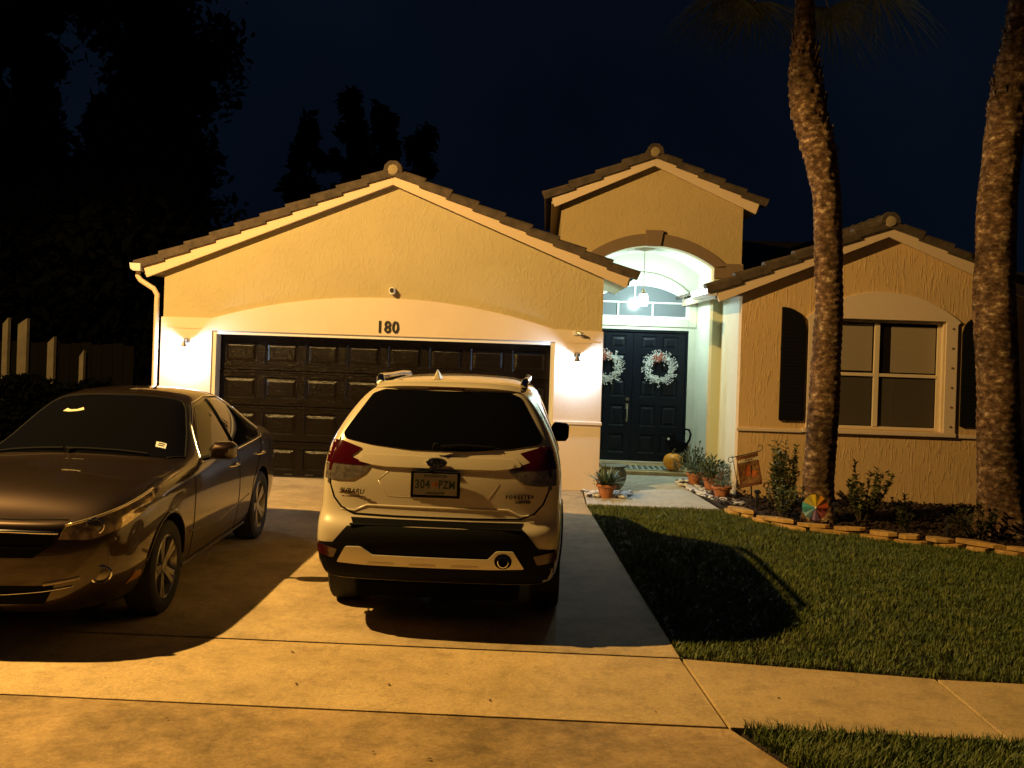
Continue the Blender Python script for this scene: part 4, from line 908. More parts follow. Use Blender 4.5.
m_stk = M('sticker_white', (.62, .62, .62), .5)
sk.patch('windscreen_sticker', [(.525, 1.80, 0), (.605, 1.80, 0), (.59, 1.87, 0), (.51, 1.87, 0)], DN, .007, m_stk, car, thick=.001, step=.03)
for dy in (.02, .045): sk.patch('sticker_print', [(.537, 1.80+dy, 0), (.587, 1.80+dy, 0), (.582, 1.812+dy, 0), (.532, 1.812+dy, 0)], DN, .009, m_blkp, car, thick=.001, step=.03)
sk.patch('mirror_tag', [(-.36, 2.19, 0), (-.34, 2.225, 0), (-.30, 2.20, 0), (-.25, 2.20, 0), (-.21, 2.225, 0), (-.19, 2.19, 0), (-.24, 2.175, 0), (-.31, 2.175, 0)], DN, .007, M('paper_tag', (.55, .50, .35), .6), car, thick=.001, step=.03)
b = MB(); b.box(-.60, .60, .5, 4.4, .14, .20); b.build('underbody', m_well, car)
for (wy_, wz) in WC:
    for s in (-1, 1): wheel(car, s*.895, wy_, .335, s, wid=.21)
# ---------------------------------------------------------------- plants, garden things
def leafmat(name, c1, c2, rough=.5, sc=9): return M(name, c1, rough, col2=c2, vscale=sc, spec=.4)
m_leaf = leafmat('leaf_green', (.05, .075, .022), (.16, .17, .06)); m_leaf2 = leafmat('leaf_blue_green', (.05, .085, .045), (.13, .17, .09)); m_stem = M('stem', (.09, .07, .03), .8)
m_leafd = leafmat('leaf_dark', (.014, .024, .009), (.045, .055, .018)); m_terra = M('terracotta', (.40, .15, .055), .8, var=.15, vscale=12, bump=.2, bscale=60)
m_purp = leafmat('burgundy_leaf', (.09, .02, .02), (.16, .05, .035)); m_soilp = M('potting_soil', (.02, .014, .01), .95)
def leaf(b, p, d, up, L, W, curve=.25):
    d = d.normalized(); s = d.cross(up); s = s.normalized() if s.length > 1e-4 else Vector((1, 0, 0)); n = s.cross(d)
    P = [p, p+d*L*.45+s*W*.5+n*L*curve*.3, p+d*L*.45-s*W*.5+n*L*curve*.3, p+d*L-n*L*curve*.3, p+d*L*.5+n*L*curve*.22]
    b.add(P, [(0, 1, 4), (0, 4, 2), (1, 3, 4), (4, 3, 2)])
def rv(r=1.0): return Vector((random.uniform(-r, r), random.uniform(-r, r), random.uniform(-r, r)))
def shrub(loc, h, spread, nst, leaves, L, W, label, mat=m_leaf, flowers=0, droop=.2, cat='shrub', name='shrub', lean=(0, 0)):
    e = empty(name, loc); tag(e, label, cat); bs = MB(); bl = MB(); bf = MB()
    for k in range(nst):
        a = random.uniform(0, 2*PI); r = spread*random.uniform(.3, 1); hh = h*random.uniform(.55, 1.05)*(1-.25*r/spread)
        top = Vector((r*cos(a)+lean[0], r*sin(a)+lean[1], hh)); base = Vector((.15*r*cos(a), .15*r*sin(a), 0)); mid = (base+top)/2+Vector((.12*r*cos(a), .12*r*sin(a), 0))
        pts = [base, (base+mid)/2+rv(.008), mid, (mid+top)/2+rv(.012), top]; bs.tube(pts, [.007, .006, .005, .004, .002], 5)
        for j in range(leaves):
            t = random.uniform(.22, 1.0); i = min(3, int(t*4)); f = t*4-i; p = pts[i].lerp(pts[i+1], f); dr = (pts[i+1]-pts[i]).normalized()
            b_ = random.uniform(0, 2*PI); o = Vector((cos(b_), sin(b_), random.uniform(-.1, .7))); leaf(bl, p, o+dr*.4, Vector((0, 0, 1))+rv(.4), L*random.uniform(.6, 1.2), W*random.uniform(.7, 1.2))
        if flowers and random.random() < flowers:
            c = pts[3]+rv(.03)
            for q in range(5): t = 2*PI*q/5; leaf(bf, c, Vector((cos(t), sin(t)-.3, .3)), Vector((0, 0, 1)), .02, .018)
    bs.build('stem', m_stem, e); bl.build('foliage', mat, e, recalc=False)
    if bf.v: bf.build('flower', M('white_petals', (.7, .7, .68), .6), e, recalc=False)
    return e
shrub((3.20, 13.2, .03), .98, .25, 20, 60, .085, .038, 'tall loose leafy shrub with white flowers beside the garden flag', m_leaf, .8)
shrub((3.00, 12.40, .03), .55, .24, 16, 34, .07, .03, 'low bushy shrub at the foot of the left palm, left of the pinwheel', m_leaf)
shrub((3.93, 12.35, .03), .78, .34, 20, 48, .08, .038, 'spreading yellow green shrub right of the left palm', leafmat('leaf_yellow_green', (.05, .07, .018), (.14, .14, .045)), lean=(.06, 0))
shrub((4.55, 12.7, .03), .42, .24, 9, 22, .06, .03, 'small dark shrub with white flowers in the middle of the bed', m_leafd, .6)
shrub((5.0, 11.55, .03), .48, .38, 14, 24, .08, .035, 'dark low shrub at the foot of the right palm', m_leafd)
shrub((5.62, 11.4, .03), .36, .26, 9, 20, .07, .032, 'small dark shrub right of the right palm', m_leafd)
shrub((4.28, 11.95, .03), .30, .13, 8, 22, .06, .03, 'little upright dark plant behind the stone edging', m_leafd)

def pot(name, loc, r, h, label, mat=m_terra, rim=True, prof=None):
    e = empty(name, loc); tag(e, label, 'pot plant')
    b = MB()
    b.lathe(prof or [(.001, 0), (r*.62, 0), (r*.70, h*.3), (r*.90, h*.78), (r*1.0, h*.80), (r*1.04, h*.82), (r*1.04, h*.98), (r*1.0, h), (r*.88, h), (r*.84, h*.86), (r*.80, h*.84)], (0, 0, 0), 28)
    b.build('pot', mat, e, smooth=True); b = MB(); b.lathe([(.001, h*.86), (r*.84, h*.86), (r*.8, h*.82), (.001, h*.82)], (0, 0, 0), 20); b.build('soil', m_soilp, e)
    return e
def strap(e, z, n, L, W, mat, droop=.5, r0=.03, name='foliage'):
    b = MB()
    for k in range(n):
        a = random.uniform(0, 2*PI); el = random.uniform(.35, 1.4); l = L*random.uniform(.6, 1.1); d = Vector((cos(a)*cos(el), sin(a)*cos(el), sin(el))); s = Vector((-sin(a), cos(a), 0))
        p = Vector((cos(a)*r0, sin(a)*r0, z)); vs = []; N = 5
        for i in range(N+1):
            t = i/N; wv = W*.5*(1-t)**.6*(.7+.6*t if t < .5 else 1); q = p+d*l*t+Vector((0, 0, -droop*l*t*t*(1-.5*sin(el)))); vs += [q-s*wv, q+s*wv+Vector((0, 0, .002))]
        b.add(vs, [(2*i, 2*i+1, 2*i+3, 2*i+2) for i in range(N)])
    return b.build(name, mat, e, recalc=False)
def bushy(e, z, n, rad, h, L, W, mat, name='foliage'):
    b = MB()
    for k in range(n):
        a = random.uniform(0, 2*PI); r = rad*math.sqrt(random.random()); p = Vector((r*cos(a), r*sin(a), z+random.uniform(.1, 1)*h*(1-.5*(r/rad)**2)))
        leaf(b, p, Vector((cos(a), sin(a), random.uniform(.1, 1.4)))+rv(.4), Vector((0, 0, 1))+rv(.3), L*random.uniform(.6, 1.2), W)
    for k in range(9):
        a = 2*PI*k/9; b.tube([(0, 0, z), (rad*.4*cos(a), rad*.4*sin(a), z+h*.5), (rad*.7*cos(a), rad*.7*sin(a), z+h*.8)], .003, 4)
    return b.build(name, mat, e, recalc=False)
e = pot('potted_plant', (.90, 13.68, .012), .135, .185, 'terracotta pot with spiky green plant left of the path'); strap(e, .16, 80, .38, .048, m_leaf2, .30); bushy(e, .14, 70, .18, .14, .05, .022, leafmat('pinkish_leaf', (.16, .07, .05), (.10, .12, .05)))
e = empty('garden_urn', (1.03, 14.35, .012)); e.scale = (.85, .85, .95); tag(e, 'large squat grey green urn behind the left terracotta pot', 'urn')
m_urn = M('grey_green_glaze', (.075, .085, .05), .6, var=.3, vscale=8)
b = MB(); b.lathe([(.001, 0), (.11, 0), (.13, .02), (.20, .10), (.235, .20), (.225, .29), (.18, .345), (.001, .345)], (0, 0, 0), 28); b.build('bowl', m_urn, e, smooth=True)
b = MB(); b.lathe([(.18, .345), (.235, .36), (.24, .385), (.18, .395), (.001, .40)], (0, 0, 0), 28); b.build('rim', m_urn, e, smooth=True)
e = pot('potted_plant', (2.30, 15.05, .03), .12, .19, 'terracotta pot with blue green bush nearest the pumpkin'); bushy(e, .15, 420, .30, .38, .10, .030, leafmat('sage_leaf', (.03, .055, .03), (.08, .11, .06)))
b = MB()
for k in range(9):
    x, y = random.uniform(-.12, .12), random.uniform(-.1, .1); h = random.uniform(.50, .66); b.tube([(x*.3, y*.3, .2), (x, y, h)], .003, 4); b.lathe([(.002, -.02), (.014, 0), (.002, .03)], (x, y, h), 6)
b.build('seed_stalk', m_leafd, e)
e = pot('potted_plant', (2.47, 14.55, .03), .135, .20, 'orange terracotta pot with green and burgundy leaves, middle of the right row'); bushy(e, .16, 260, .24, .30, .11, .034, leafmat('mid_leaf', (.035, .06, .025), (.09, .12, .05))); bushy(e, .15, 60, .2, .10, .06, .04, m_purp, 'burgundy_foliage')
e = pot('potted_plant', (2.50, 13.88, .03), .135, .17, 'low terracotta pot with small pale plant nearest the flag'); bushy(e, .14, 130, .15, .16, .06, .018, m_leaf2); bushy(e, .22, 24, .06, .20, .04, .012, leafmat('pink_tip', (.16, .08, .05), (.10, .10, .05)), 'tall_shoot')
# pumpkin on the porch step
e = empty('pumpkin', (2.14, 16.32, .07)); tag(e, 'orange pumpkin on the porch step by the right jamb', 'pumpkin')
b = MB(); seg = 48; N = 14; vs = []
for i in range(N+1):
    ph = PI*i/N
    for k in range(seg):
        t = 2*PI*k/seg; rr = .165*(1-.07*abs(cos(t*5)))*(sin(ph)**.85+.001); vs.append((rr*cos(t), rr*sin(t), .15-.15*cos(ph)*(1-.12*(1-sin(ph))) - (.015 if i == N else 0)))
b.add(vs, [(i*seg+k, i*seg+(k+1) % seg, (i+1)*seg+(k+1) % seg, (i+1)*seg+k) for i in range(N) for k in range(seg)])
b.build('flesh', M('pumpkin_skin', (.85, .33, .015), .45, var=.12, vscale=6), e, smooth='all')
b = MB(); b.tube([(0, 0, .28), (0, .0, .32), (.015, 0, .35), (.035, 0, .365)], [.022, .014, .012, .014], 8); b.build('stalk', m_stem, e, smooth=True)
# black cat ornament with curled tail behind the pumpkin
e = empty('cat_ornament', (2.30, 16.85, .07)); tag(e, 'black ornament with white eye and curled tail behind the pumpkin', 'ornament')
b = MB(); b.prism([(-.16, .30), (-.12, .26), (.05, .24), (.10, 0), (.15, 0), (.15, .40), (.06, .44), (-.04, .45), (-.06, .56), (-.085, .60), (-.11, .55), (-.17, .55), (-.20, .61), (-.22, .54), (-.24, .44), (-.20, .36)], -.015, .015); b.build('body', m_blk, e, bevel=.01)
b = MB(); b.tube([(.12, 0, .38), (.17, 0, .46), (.19, 0, .56), (.16, 0, .63), (.10, 0, .64), (.075, 0, .59), (.10, 0, .56)], [.02, .02, .018, .018, .016, .014, .01], 8); b.build('tail', m_blk, e, smooth=True)
b = MB(); b.lathe([(.001, -.004), (.022, 0), (.022, .003)], (-.18, -.017, .47), 12, 'y'); b.build('eye', m_white, e)
b = MB(); b.box(.165, .19, -.02, .02, 0, .42); b.build('post', m_metal, e)
# doormat with black and white pattern
e = empty('doormat', (1.62, 16.52, .07)); tag(e, 'white doormat with black swirling pattern before the front door', 'doormat')
b = MB(); b.box(-.45, .45, -.26, .26, .0, .012); b.build('mat', M('mat_fibre', (.42, .44, .38), .95, bump=.5, bscale=200), e)
b = MB()
for j in range(3):
    y0 = -.16+j*.16
    for k in range(9):
        x0 = -.38+k*.095; b.tube([(x0+.035*cos(t)*(1-t/9), y0+.05*sin(t)*(1-t/9), .013) for t in np.linspace(0, 5, 8)], .008, 5)
b.build('pattern', M('mat_print', (.02, .025, .02), .9), e)
# wreaths: white twigs and berries with a coral bow
def wreath(x, label):
    e = empty('wreath', (x, 17.19, 1.71)); tag(e, label, 'wreath', 'white wreaths on the two front door leaves')
    b = MB()
    for k in range(750):
        t = random.uniform(0, 2*PI); r = random.gauss(.205, .032); p = Vector((r*cos(t), random.gauss(-.02, .018), r*sin(t))); d = Vector((-sin(t)+random.uniform(-.7, .7), random.uniform(-.8, .3), cos(t)+random.uniform(-.7, .7)))
        leaf(b, p, d, Vector((0, -1, 0)), random.uniform(.02, .045), .016)
    for k in range(40):
        t = random.uniform(0, 2*PI); r = .22; p = Vector((r*cos(t), -.02, r*sin(t))); d = Vector((cos(t)*.8-sin(t)*.5, -.2, sin(t)*.8+cos(t)*.5))*.09; b.tube([p, p+d], .0025, 4); leaf(b, p+d, d, Vector((0, -1, 0)), .025, .018)
    b.build('white_sprigs', M('white_sprig', (.62, .62, .60), .6), e, recalc=False)
    b = MB(); b.tube([(.205*cos(t), .0, .205*sin(t)) for t in np.linspace(0, 2*PI, 25)], .018, 6, cap=False); b.build('twig_ring', m_stem, e, smooth=True)
    b = MB()
    for q in range(60): t = random.gauss(1.75, .3); r = random.gauss(.19, .035); leaf(b, Vector((r*cos(t), -.05, r*sin(t))), rv(1), Vector((0, -1, 0)), .04, .022)
    b.build('coral_bow', M('coral_ribbon', (.42, .10, .06), .6), e, recalc=False)
wreath(1.07, 'white wreath on the left door leaf, partly behind the garage corner'); wreath(1.97, 'white wreath with coral bow on the right door leaf')
# garden flag
e = empty('garden_flag', (2.78, 13.62, .03)); tag(e, 'small tilted autumn welcome flag on a scrolled iron stand', 'garden flag')
T_ = Matrix.Rotation(R(12), 4, 'Y') @ Matrix.Rotation(0, 4, 'Z')
b = MB(); f = lambda x, z: Vector((x, 0, z))
b.tube([(.08, 0, 0), (.06, 0, .42), (.055, 0, .5)], .012, 6); b.tube([(-.06, 0, 0), (-.13, 0, .30), (-.20, 0, .62)], .005, 6)
L0, L1 = Vector((-.19, 0, .60)), Vector((.15, 0, .69))
b.tube([L0, L1], .007, 6)
b.tube([L1+Vector((0, 0, 0)), L1+Vector((.05, 0, .03)), L1+Vector((.05, 0, .08)), L1+Vector((.01, 0, .09)), L1+Vector((-.01, 0, .06))], .006, 6)
b.tube([L0, L0+Vector((-.05, 0, .0)), L0+Vector((-.065, 0, -.05)), L0+Vector((-.03, 0, -.075)), L0+Vector((-.0, 0, -.05))], .006, 6); b.build('stand', m_dark, e, smooth=True)
fx = Vector((.29, 0, .072)); fz = Vector((.075, 0, -.42)); o0 = Vector((-.15, -.012, .605))
def fl(u, v, dy=0): return o0+fx*u+fz*v+Vector((0, -.012*sin(v*5+u*4)-dy, 0))
def sheet(b, u0, u1, v0, v1, dy, n=8):
    vs = [fl(u0+(u1-u0)*i/n, v0+(v1-v0)*j/n, dy) for j in range(n+1) for i in range(n+1)]; b.add(vs, [(j*(n+1)+i, j*(n+1)+i+1, (j+1)*(n+1)+i+1, (j+1)*(n+1)+i) for j in range(n) for i in range(n)])
b = MB(); sheet(b, 0, 1, 0, 1, 0); sheet(b, 0, 1, 0, 1, -.003); b.build('flag_cloth', M('flag_brown', (.16, .06, .025), .9, var=.4, vscale=30), e)
b = MB(); sheet(b, .12, .92, .10, .90, .003); b.build('flag_panel', M('flag_cream', (.30, .17, .07), .9, col2=(.16, .06, .025), vscale=16), e)
me = text_mesh('WELCOME', .062, ext=.0006, bold=.0022); me.materials.append(M('flag_lettering', (.80, .70, .48), .9)); 
for v in me.vertices: u = .52+v.co.x/.30; vv = .17-v.co.y/.43; p = fl(u, vv, .006+v.co.z); v.co = p
link('flag_lettering', me, e)
b = MB()
for (u, v, r, m) in ((.40, .55, .17, 0), (.68, .62, .15, 0), (.5, .40, .12, 0)):
    n0 = len(b.v); vs = [fl(u, v, .0055)]+[fl(u+r*cos(t)*1.1, v+r*.7*sin(t), .0055) for t in np.linspace(0, 2*PI, 17)[:-1]]; b.add(vs, [(0, k, k % 16+1) for k in range(1, 17)])
b.build('flag_pumpkin', M('flag_orange', (.42, .10, .02), .9, var=.3, vscale=40), e)
b = MB()
for k in range(40):
    u, v = random.choice([random.uniform(.05, .3), random.uniform(.65, .95)]), random.uniform(.3, .95); c = fl(u, v, .008); leaf(b, c, Vector((random.uniform(-1, 1), -.05, random.uniform(-1, 1))), Vector((0, -1, 0)), .035, .02, .05)
b.build('flag_leaves', M('flag_leaf', (.20, .045, .02), .9, col2=(.30, .18, .04), vscale=60), e, recalc=False)
# pinwheel with coloured vanes
e = empty('pinwheel', (3.26, 11.98, .03)); tag(e, 'rainbow coloured pinwheel in front of the left palm', 'pinwheel')
b = MB(); b.tube([(0, 0, 0), (0, 0, .22)], .006, 6); b.build('stake', m_dark, e)
cols = [(.75, .55, .03), (.70, .30, .02), (.60, .12, .04), (.45, .12, .12), (.30, .20, .42), (.20, .38, .50), (.08, .38, .42), (.55, .45, .10)]
for k, c in enumerate(cols):
    t0 = PI/2+.4-k*PI/4; t1 = t0-PI/4; b = MB(); r = .155
    b.add([(0, -.05, .23), (r*cos(t0), -.02, .23+r*sin(t0)), (r*1.0*cos((t0+t1)/2), -.028, .23+r*1.0*sin((t0+t1)/2)), (r*cos(t1), -.0, .23+r*sin(t1)), (r*.5*cos(t1), -.03, .23+r*.5*sin(t1))], [(0, 1, 2), (0, 2, 4), (2, 3, 4)])
    b.build('vane', M('vane_paint', c, .4), e, recalc=False)
b = MB(); b.lathe([(.001, -.07), (.012, -.06), (.012, -.04)], (0, 0, .23), 10, 'y'); b.build('hub', m_white, e)
# path lights
def bollard(x, y, h, label):
    e = empty('path_light', (x, y, .03)); tag(e, label, 'garden light', 'small dark path lights in the flower bed')
    b = MB(); b.box(-.022, .022, -.022, .022, 0, h-.04); b.build('post', m_dark, e, bevel=.003)
    b = MB(); b.box(-.04, .04, -.04, .04, h-.04, h-.015); b.prismz([(-.03, -.03), (.03, -.03), (.03, .03), (-.03, .03)], h-.015, h); b.build('cap', m_dark, e, bevel=.003)
    b = MB(); b.box(-.025, .025, -.0235, -.022, h-.10, h-.05); b.build('lens', m_metal, e)
bollard(2.80, 13.0, .26, 'dark square path light beside the garden flag'); bollard(3.53, 12.05, .28, 'dark path light just right of the pinwheel'); bollard(4.60, 11.4, .25, 'dark path light in front of the right palm')
# edging stones, two courses
m_stone = M('golden_flagstone', (.46, .28, .085), .85, var=.35, vscale=5, bump=.6, bscale=20)
def along(pts, t):
    L = [math.dist(a, c) for a, c in zip(pts, pts[1:])]
    for i, l in enumerate(L):
        if t <= l: f_ = t/l; return (pts[i][0]+(pts[i+1][0]-pts[i][0])*f_, pts[i][1]+(pts[i+1][1]-pts[i][1])*f_, math.atan2(pts[i+1][1]-pts[i][1], pts[i+1][0]-pts[i][0]))
        t -= l
    return None
mesh_stones = []
for v in range(7):
    b = MB(); L = [.16, .21, .25, .13, .19, .27, .15][v]; n = 7; rd = random.Random(v); top = []; 
    pl2 = [(L*cos(2*PI*k/n)*rd.uniform(.85, 1.1), (.075)*sin(2*PI*k/n)*rd.uniform(.75, 1.3)) for k in range(n)]
    b.prismz(pl2, 0, .036+.014*rd.random()); me = bpy.data.meshes.new('edging_stone'); me.from_pydata(b.v, [], b.f); me.materials.append(m_stone); mesh_stones.append((L, me))
k = 0; ORD = 'first second third fourth fifth sixth seventh eighth ninth tenth eleventh twelfth thirteenth fourteenth fifteenth sixteenth seventeenth eighteenth nineteenth twentieth'.split()
for course, z in ((0, .0), (1, .052)):
    t = .05+.09*course; nth = 0
    while True:
        L, me = mesh_stones[(k*3+course) % 7]; q = along(EDGE, t+L)
        if not q or q[0] > 6.0: break
        o = bpy.data.objects.new('edging_stone', me); COL.objects.link(o); o.location = (q[0]+random.uniform(-.015, .015), q[1]-.035+random.uniform(-.02, .02)+.03*course, z); o.rotation_euler = (random.uniform(-.06, .06), random.uniform(-.06, .06), q[2]+random.uniform(-.1, .1))
        bv = o.modifiers.new('b', 'BEVEL'); bv.width = .006; bv.segments = 2
        tag(o, 'flat golden edging stone, %s from the path in the %s course' % (ORD[nth], 'upper' if course else 'lower'), 'stone', 'flat stones edging the flower bed'); nth += 1; t += 2*L+(.01 if course == 0 else random.choice([.01, .01, .14])); k += 1
# white pebbles by the path
def pebbles(name, n, fn, label):
    b = MB()
    for _ in range(n):
        x, y = fn(); r = random.uniform(.018, .05); a = random.uniform(0, PI); vs = []
        for ring, (rr, zz) in enumerate(((.6, 0), (1, .35), (.75, .75))):
            for q in range(7): t = 2*PI*q/7; vs.append((x+r*rr*(cos(t)*cos(a)*1.3-sin(t)*sin(a)), y+r*rr*(cos(t)*sin(a)*1.3+sin(t)*cos(a)), .025+zz*r))
        b.add(vs, [tuple(range(14, 21))]+[(g_*7+q, g_*7+(q+1) % 7, (g_+1)*7+(q+1) % 7, (g_+1)*7+q) for g_ in range(2) for q in range(7)], 0 if random.random() < .8 else 1)
    o = b.build(name, [M('white_pebble', (.62, .60, .56), .7), M('dark_pebble', (.05, .04, .04), .7)], smooth='all'); tag(o, label, 'pebbles', kind='stuff')
pebbles('pebbles', 90, lambda: (random.uniform(.58, 1.28), random.uniform(13.62, 14.2)), 'white and dark pebbles around the left terracotta pot')
def rp_():
    t = random.random(); return (2.20+.42*(1-t)*(1-t)+random.uniform(-.13, .17), 13.35+t*2.1)
pebbles('pebbles', 260, rp_, 'white and dark pebbles along the right edge of the path')
b = MB(); b.prismz([(2.36, 13.06), (2.14, 15.0), (2.2, 15.7), (2.72, 15.6), (2.72, 13.98), (2.62, 13.4), (2.62, 12.62)], -.05, .037); tag(b.build('gravel_bed', m_soil), kind='structure')
# fallen leaves on the concrete
m_dl = M('dry_leaf', (.08, .035, .012), .8)
for (x, y) in ((-.55, 6.35), (-1.62, 6.62), (-1.35, 6.45), (-1.45, 6.05), (.35, 6.2), (.7, 5.85), (-.25, 5.9), (-.9, 6.1), (-2.0, 5.4), (-.8, 5.1), (-.5, 5.05), (.85, 6.5), (1.9, 6.4), (-1.15, 7.35), (-2.6, 6.0), (1.5, 6.15)):
    b = MB(); a = random.uniform(0, 2*PI); L = random.uniform(.008, .02); d = Vector((cos(a), sin(a), 0)); leaf(b, Vector((0, 0, .004)), d, Vector((0, 0, 1)), L*1.8, L, .35); o = b.build('fallen_leaf', m_dl, recalc=False); o.location = (x, y, 0)
    tag(o, 'tiny dry brown leaf lying on the driveway concrete', 'leaf', 'dry leaves scattered on the concrete')

# ---------------------------------------------------------------- palms
def trunkmesh(line, name, parent, bootz, mat, seed=0):
    """line: (x, y, z, r). rough ringed bark with leaf-base scars"""
    b = MB(); N = 340; seg = 56; zs = [p[2] for p in line]; vs = []
    for i in range(N+1):
        z = zs[0]+(zs[-1]-zs[0])*i/N
        x = float(np.interp(z, zs, [p[0] for p in line])); y = float(np.interp(z, zs, [p[1] for p in line])); r = float(np.interp(z, zs, [p[3] for p in line]))
        for k in range(seg):
            t = 2*PI*k/seg; c, s = cos(t), sin(t)
            n1 = noise.fractal(Vector((c*2.0, s*2.0, z*5+seed)), 1, 2, 4); n2 = noise.noise(Vector((c*5, s*5, z*26+seed))); n3 = noise.noise(Vector((c*1.1, s*1.1, z*1.3+seed)))
            up_ = 1 if z > bootz[0]-.3 else .45; q = r*(1+.05*n3)+.016*n1*up_+.010*n2*up_+.004*sin(z*75+3*n3)
            if bootz[0] < z < bootz[1]:
                u = (t/(2*PI)*9+.5*(int(z/.13) % 2)) % 1; v = (z/.13) % 1; q += .030*(1-v)*(1-abs(2*u-1)**2)
            vs.append((x+q*c, y+q*s, z))
    b.add(vs, [(i*seg+k, i*seg+(k+1) % seg, (i+1)*seg+(k+1) % seg, (i+1)*seg+k) for i in range(N) for k in range(seg)]); o = b.build(name, mat, parent, smooth='all', recalc=False)
    return o
def bark():
    m = M('palm_bark', (.20, .12, .06), .9, spec=.2); t = m.node_tree; bb = t.nodes['Principled BSDF']; c = t.nodes.new('ShaderNodeTexCoord')
    def nz(scale, st, d=5, r=.65):
        mp = t.nodes.new('ShaderNodeMapping'); mp.inputs['Scale'].default_value = st; t.links.new(c.outputs['Object'], mp.inputs['Vector'])
        n = t.nodes.new('ShaderNodeTexNoise'); n.inputs['Scale'].default_value = scale; n.inputs['Detail'].default_value = d; n.inputs['Roughness'].default_value = r; t.links.new(mp.outputs[0], n.inputs['Vector']); return n
    n1 = nz(11, (1, 1, 1.5)); r1 = t.nodes.new('ShaderNodeValToRGB'); el = r1.color_ramp.elements; el[0].position = .34; el[0].color = (.045, .024, .013, 1); el[1].position = .52; el[1].color = (.17, .10, .055, 1); e2 = el.new(.61); e2.color = (.33, .22, .13, 1); e3 = el.new(.69); e3.color = (.62, .50, .34, 1)
    t.links.new(n1.outputs['Fac'], r1.inputs['Fac'])
    n5 = nz(1.6, (1, 1, .8), 3); mr = t.nodes.new('ShaderNodeMapRange'); mr.inputs['From Min'].default_value = .35; mr.inputs['From Max'].default_value = .65; mr.inputs['To Min'].default_value = .45; mr.inputs['To Max'].default_value = 1.35; t.links.new(n5.outputs['Fac'], mr.inputs['Value'])
    vm = t.nodes.new('ShaderNodeVectorMath'); vm.operation = 'SCALE'; t.links.new(r1.outputs['Color'], vm.inputs[0]); t.links.new(mr.outputs[0], vm.inputs['Scale']); t.links.new(vm.outputs[0], bb.inputs['Base Color'])
    n2 = nz(26, (1, 1, 1.2), 6, .75); bp = t.nodes.new('ShaderNodeBump'); bp.inputs['Strength'].default_value = 1; bp.inputs['Distance'].default_value = .03; t.links.new(n2.outputs['Fac'], bp.inputs['Height']); t.links.new(bp.outputs['Normal'], bb.inputs['Normal']); return m
m_bark = bark(); m_frond = leafmat('frond', (.035, .042, .020), (.08, .085, .04), .8, 4); m_pet = M('petiole', (.24, .17, .07), .7)
def palm(base, line, label, boot, crown_r, nfr, seed, droopy):
    e = empty('palm_tree', base); tag(e, label, 'palm tree', 'two palms in the flower bed')
    ln = [(x-base[0], y-base[1], z, r) for x, y, z, r in line]; trunkmesh(ln, 'trunk', e, boot, m_bark, seed)
    rd = random.Random(seed); top = Vector(ln[-1][:3])
    # ragged leaf bases near the top
    b = MB()
    for k in range(170):
        z = rd.uniform(boot[0], boot[1]+.25); zz = [p[2] for p in ln]; x = float(np.interp(z, zz, [p[0] for p in ln])); y = float(np.interp(z, zz, [p[1] for p in ln])); r = float(np.interp(z, zz, [p[3] for p in ln])); t = rd.uniform(0, 2*PI)
        p = Vector((x+r*.92*cos(t), y+r*.92*sin(t), z)); L = rd.uniform(.05, .15); d = Vector((cos(t)*.35, sin(t)*.35, 1)).normalized()*L; s = Vector((-sin(t), cos(t), 0))*rd.uniform(.012, .028); n = Vector((cos(t), sin(t), 0))*.012
        b.add([p-s, p+s, p+s*.5+d, p-s*.5+d, p-s+n, p+s+n, p+s*.45+d+n*.6, p-s*.45+d+n*.6], [(0, 1, 2, 3), (7, 6, 5, 4), (0, 4, 5, 1), (1, 5, 6, 2), (2, 6, 7, 3), (3, 7, 4, 0)])
    b.build('leaf_bases', m_bark, e)
    for k in range(nfr):
        az = 2*PI*k/nfr*2.4+rd.uniform(-.3, .3); el = -.25+1.6*(k/nfr)**.8 if droopy else .1+1.3*k/nfr
        L = rd.uniform(.85, 1.15)*crown_r*.55; d = Vector((cos(az)*cos(el), sin(az)*cos(el), sin(el))); st_ = top+Vector((cos(az)*.08, sin(az)*.08, -.05))
        pts = [st_]; 
        for i in range(1, 7): t = i/6; pts.append(st_+Vector((d.x*L*t, d.y*L*t, (max(d.z, .25)*L*t+L*.35*t-(.62 if el < .5 else .3)*L*t*t))))
        b = MB(); b.tube(pts, [.022, .016, .013, .011, .010, .009, .008], 6); fr_ = b.build('petiole', m_pet, e, smooth=True)
        c = pts[-1]; ax = (pts[-1]-pts[-2]).normalized(); side = ax.cross(Vector((0, 0, 1))).normalized(); up = side.cross(ax); b = MB(); nl = 44
        for j in range(nl):
            a = -2.15+4.3*j/(nl-1)+rd.uniform(-.03, .03); ll = crown_r*.62*(1-.22*abs(a)/2.1)*rd.uniform(.85, 1.08); dd = ax*cos(a)+side*sin(a)+up*.15*cos(a)
            w0 = .016; s = dd.cross(up).normalized()*w0; vs = []; NN = 6
            for i in range(NN+1):
                t = i/NN; p = c+dd*ll*t+Vector((0, 0, -.45*ll*t**2.2))+up*.02*rd.uniform(-1, 1); ww = (1-t)**.8*(.35+1.0*min(1, t*3)); vs += [p-s*ww, p+s*ww]
            b.add(vs, [(2*i, 2*i+1, 2*i+3, 2*i+2) for i in range(NN)])
        b.build('fan_leaf', m_frond, fr_, recalc=False)
    return e
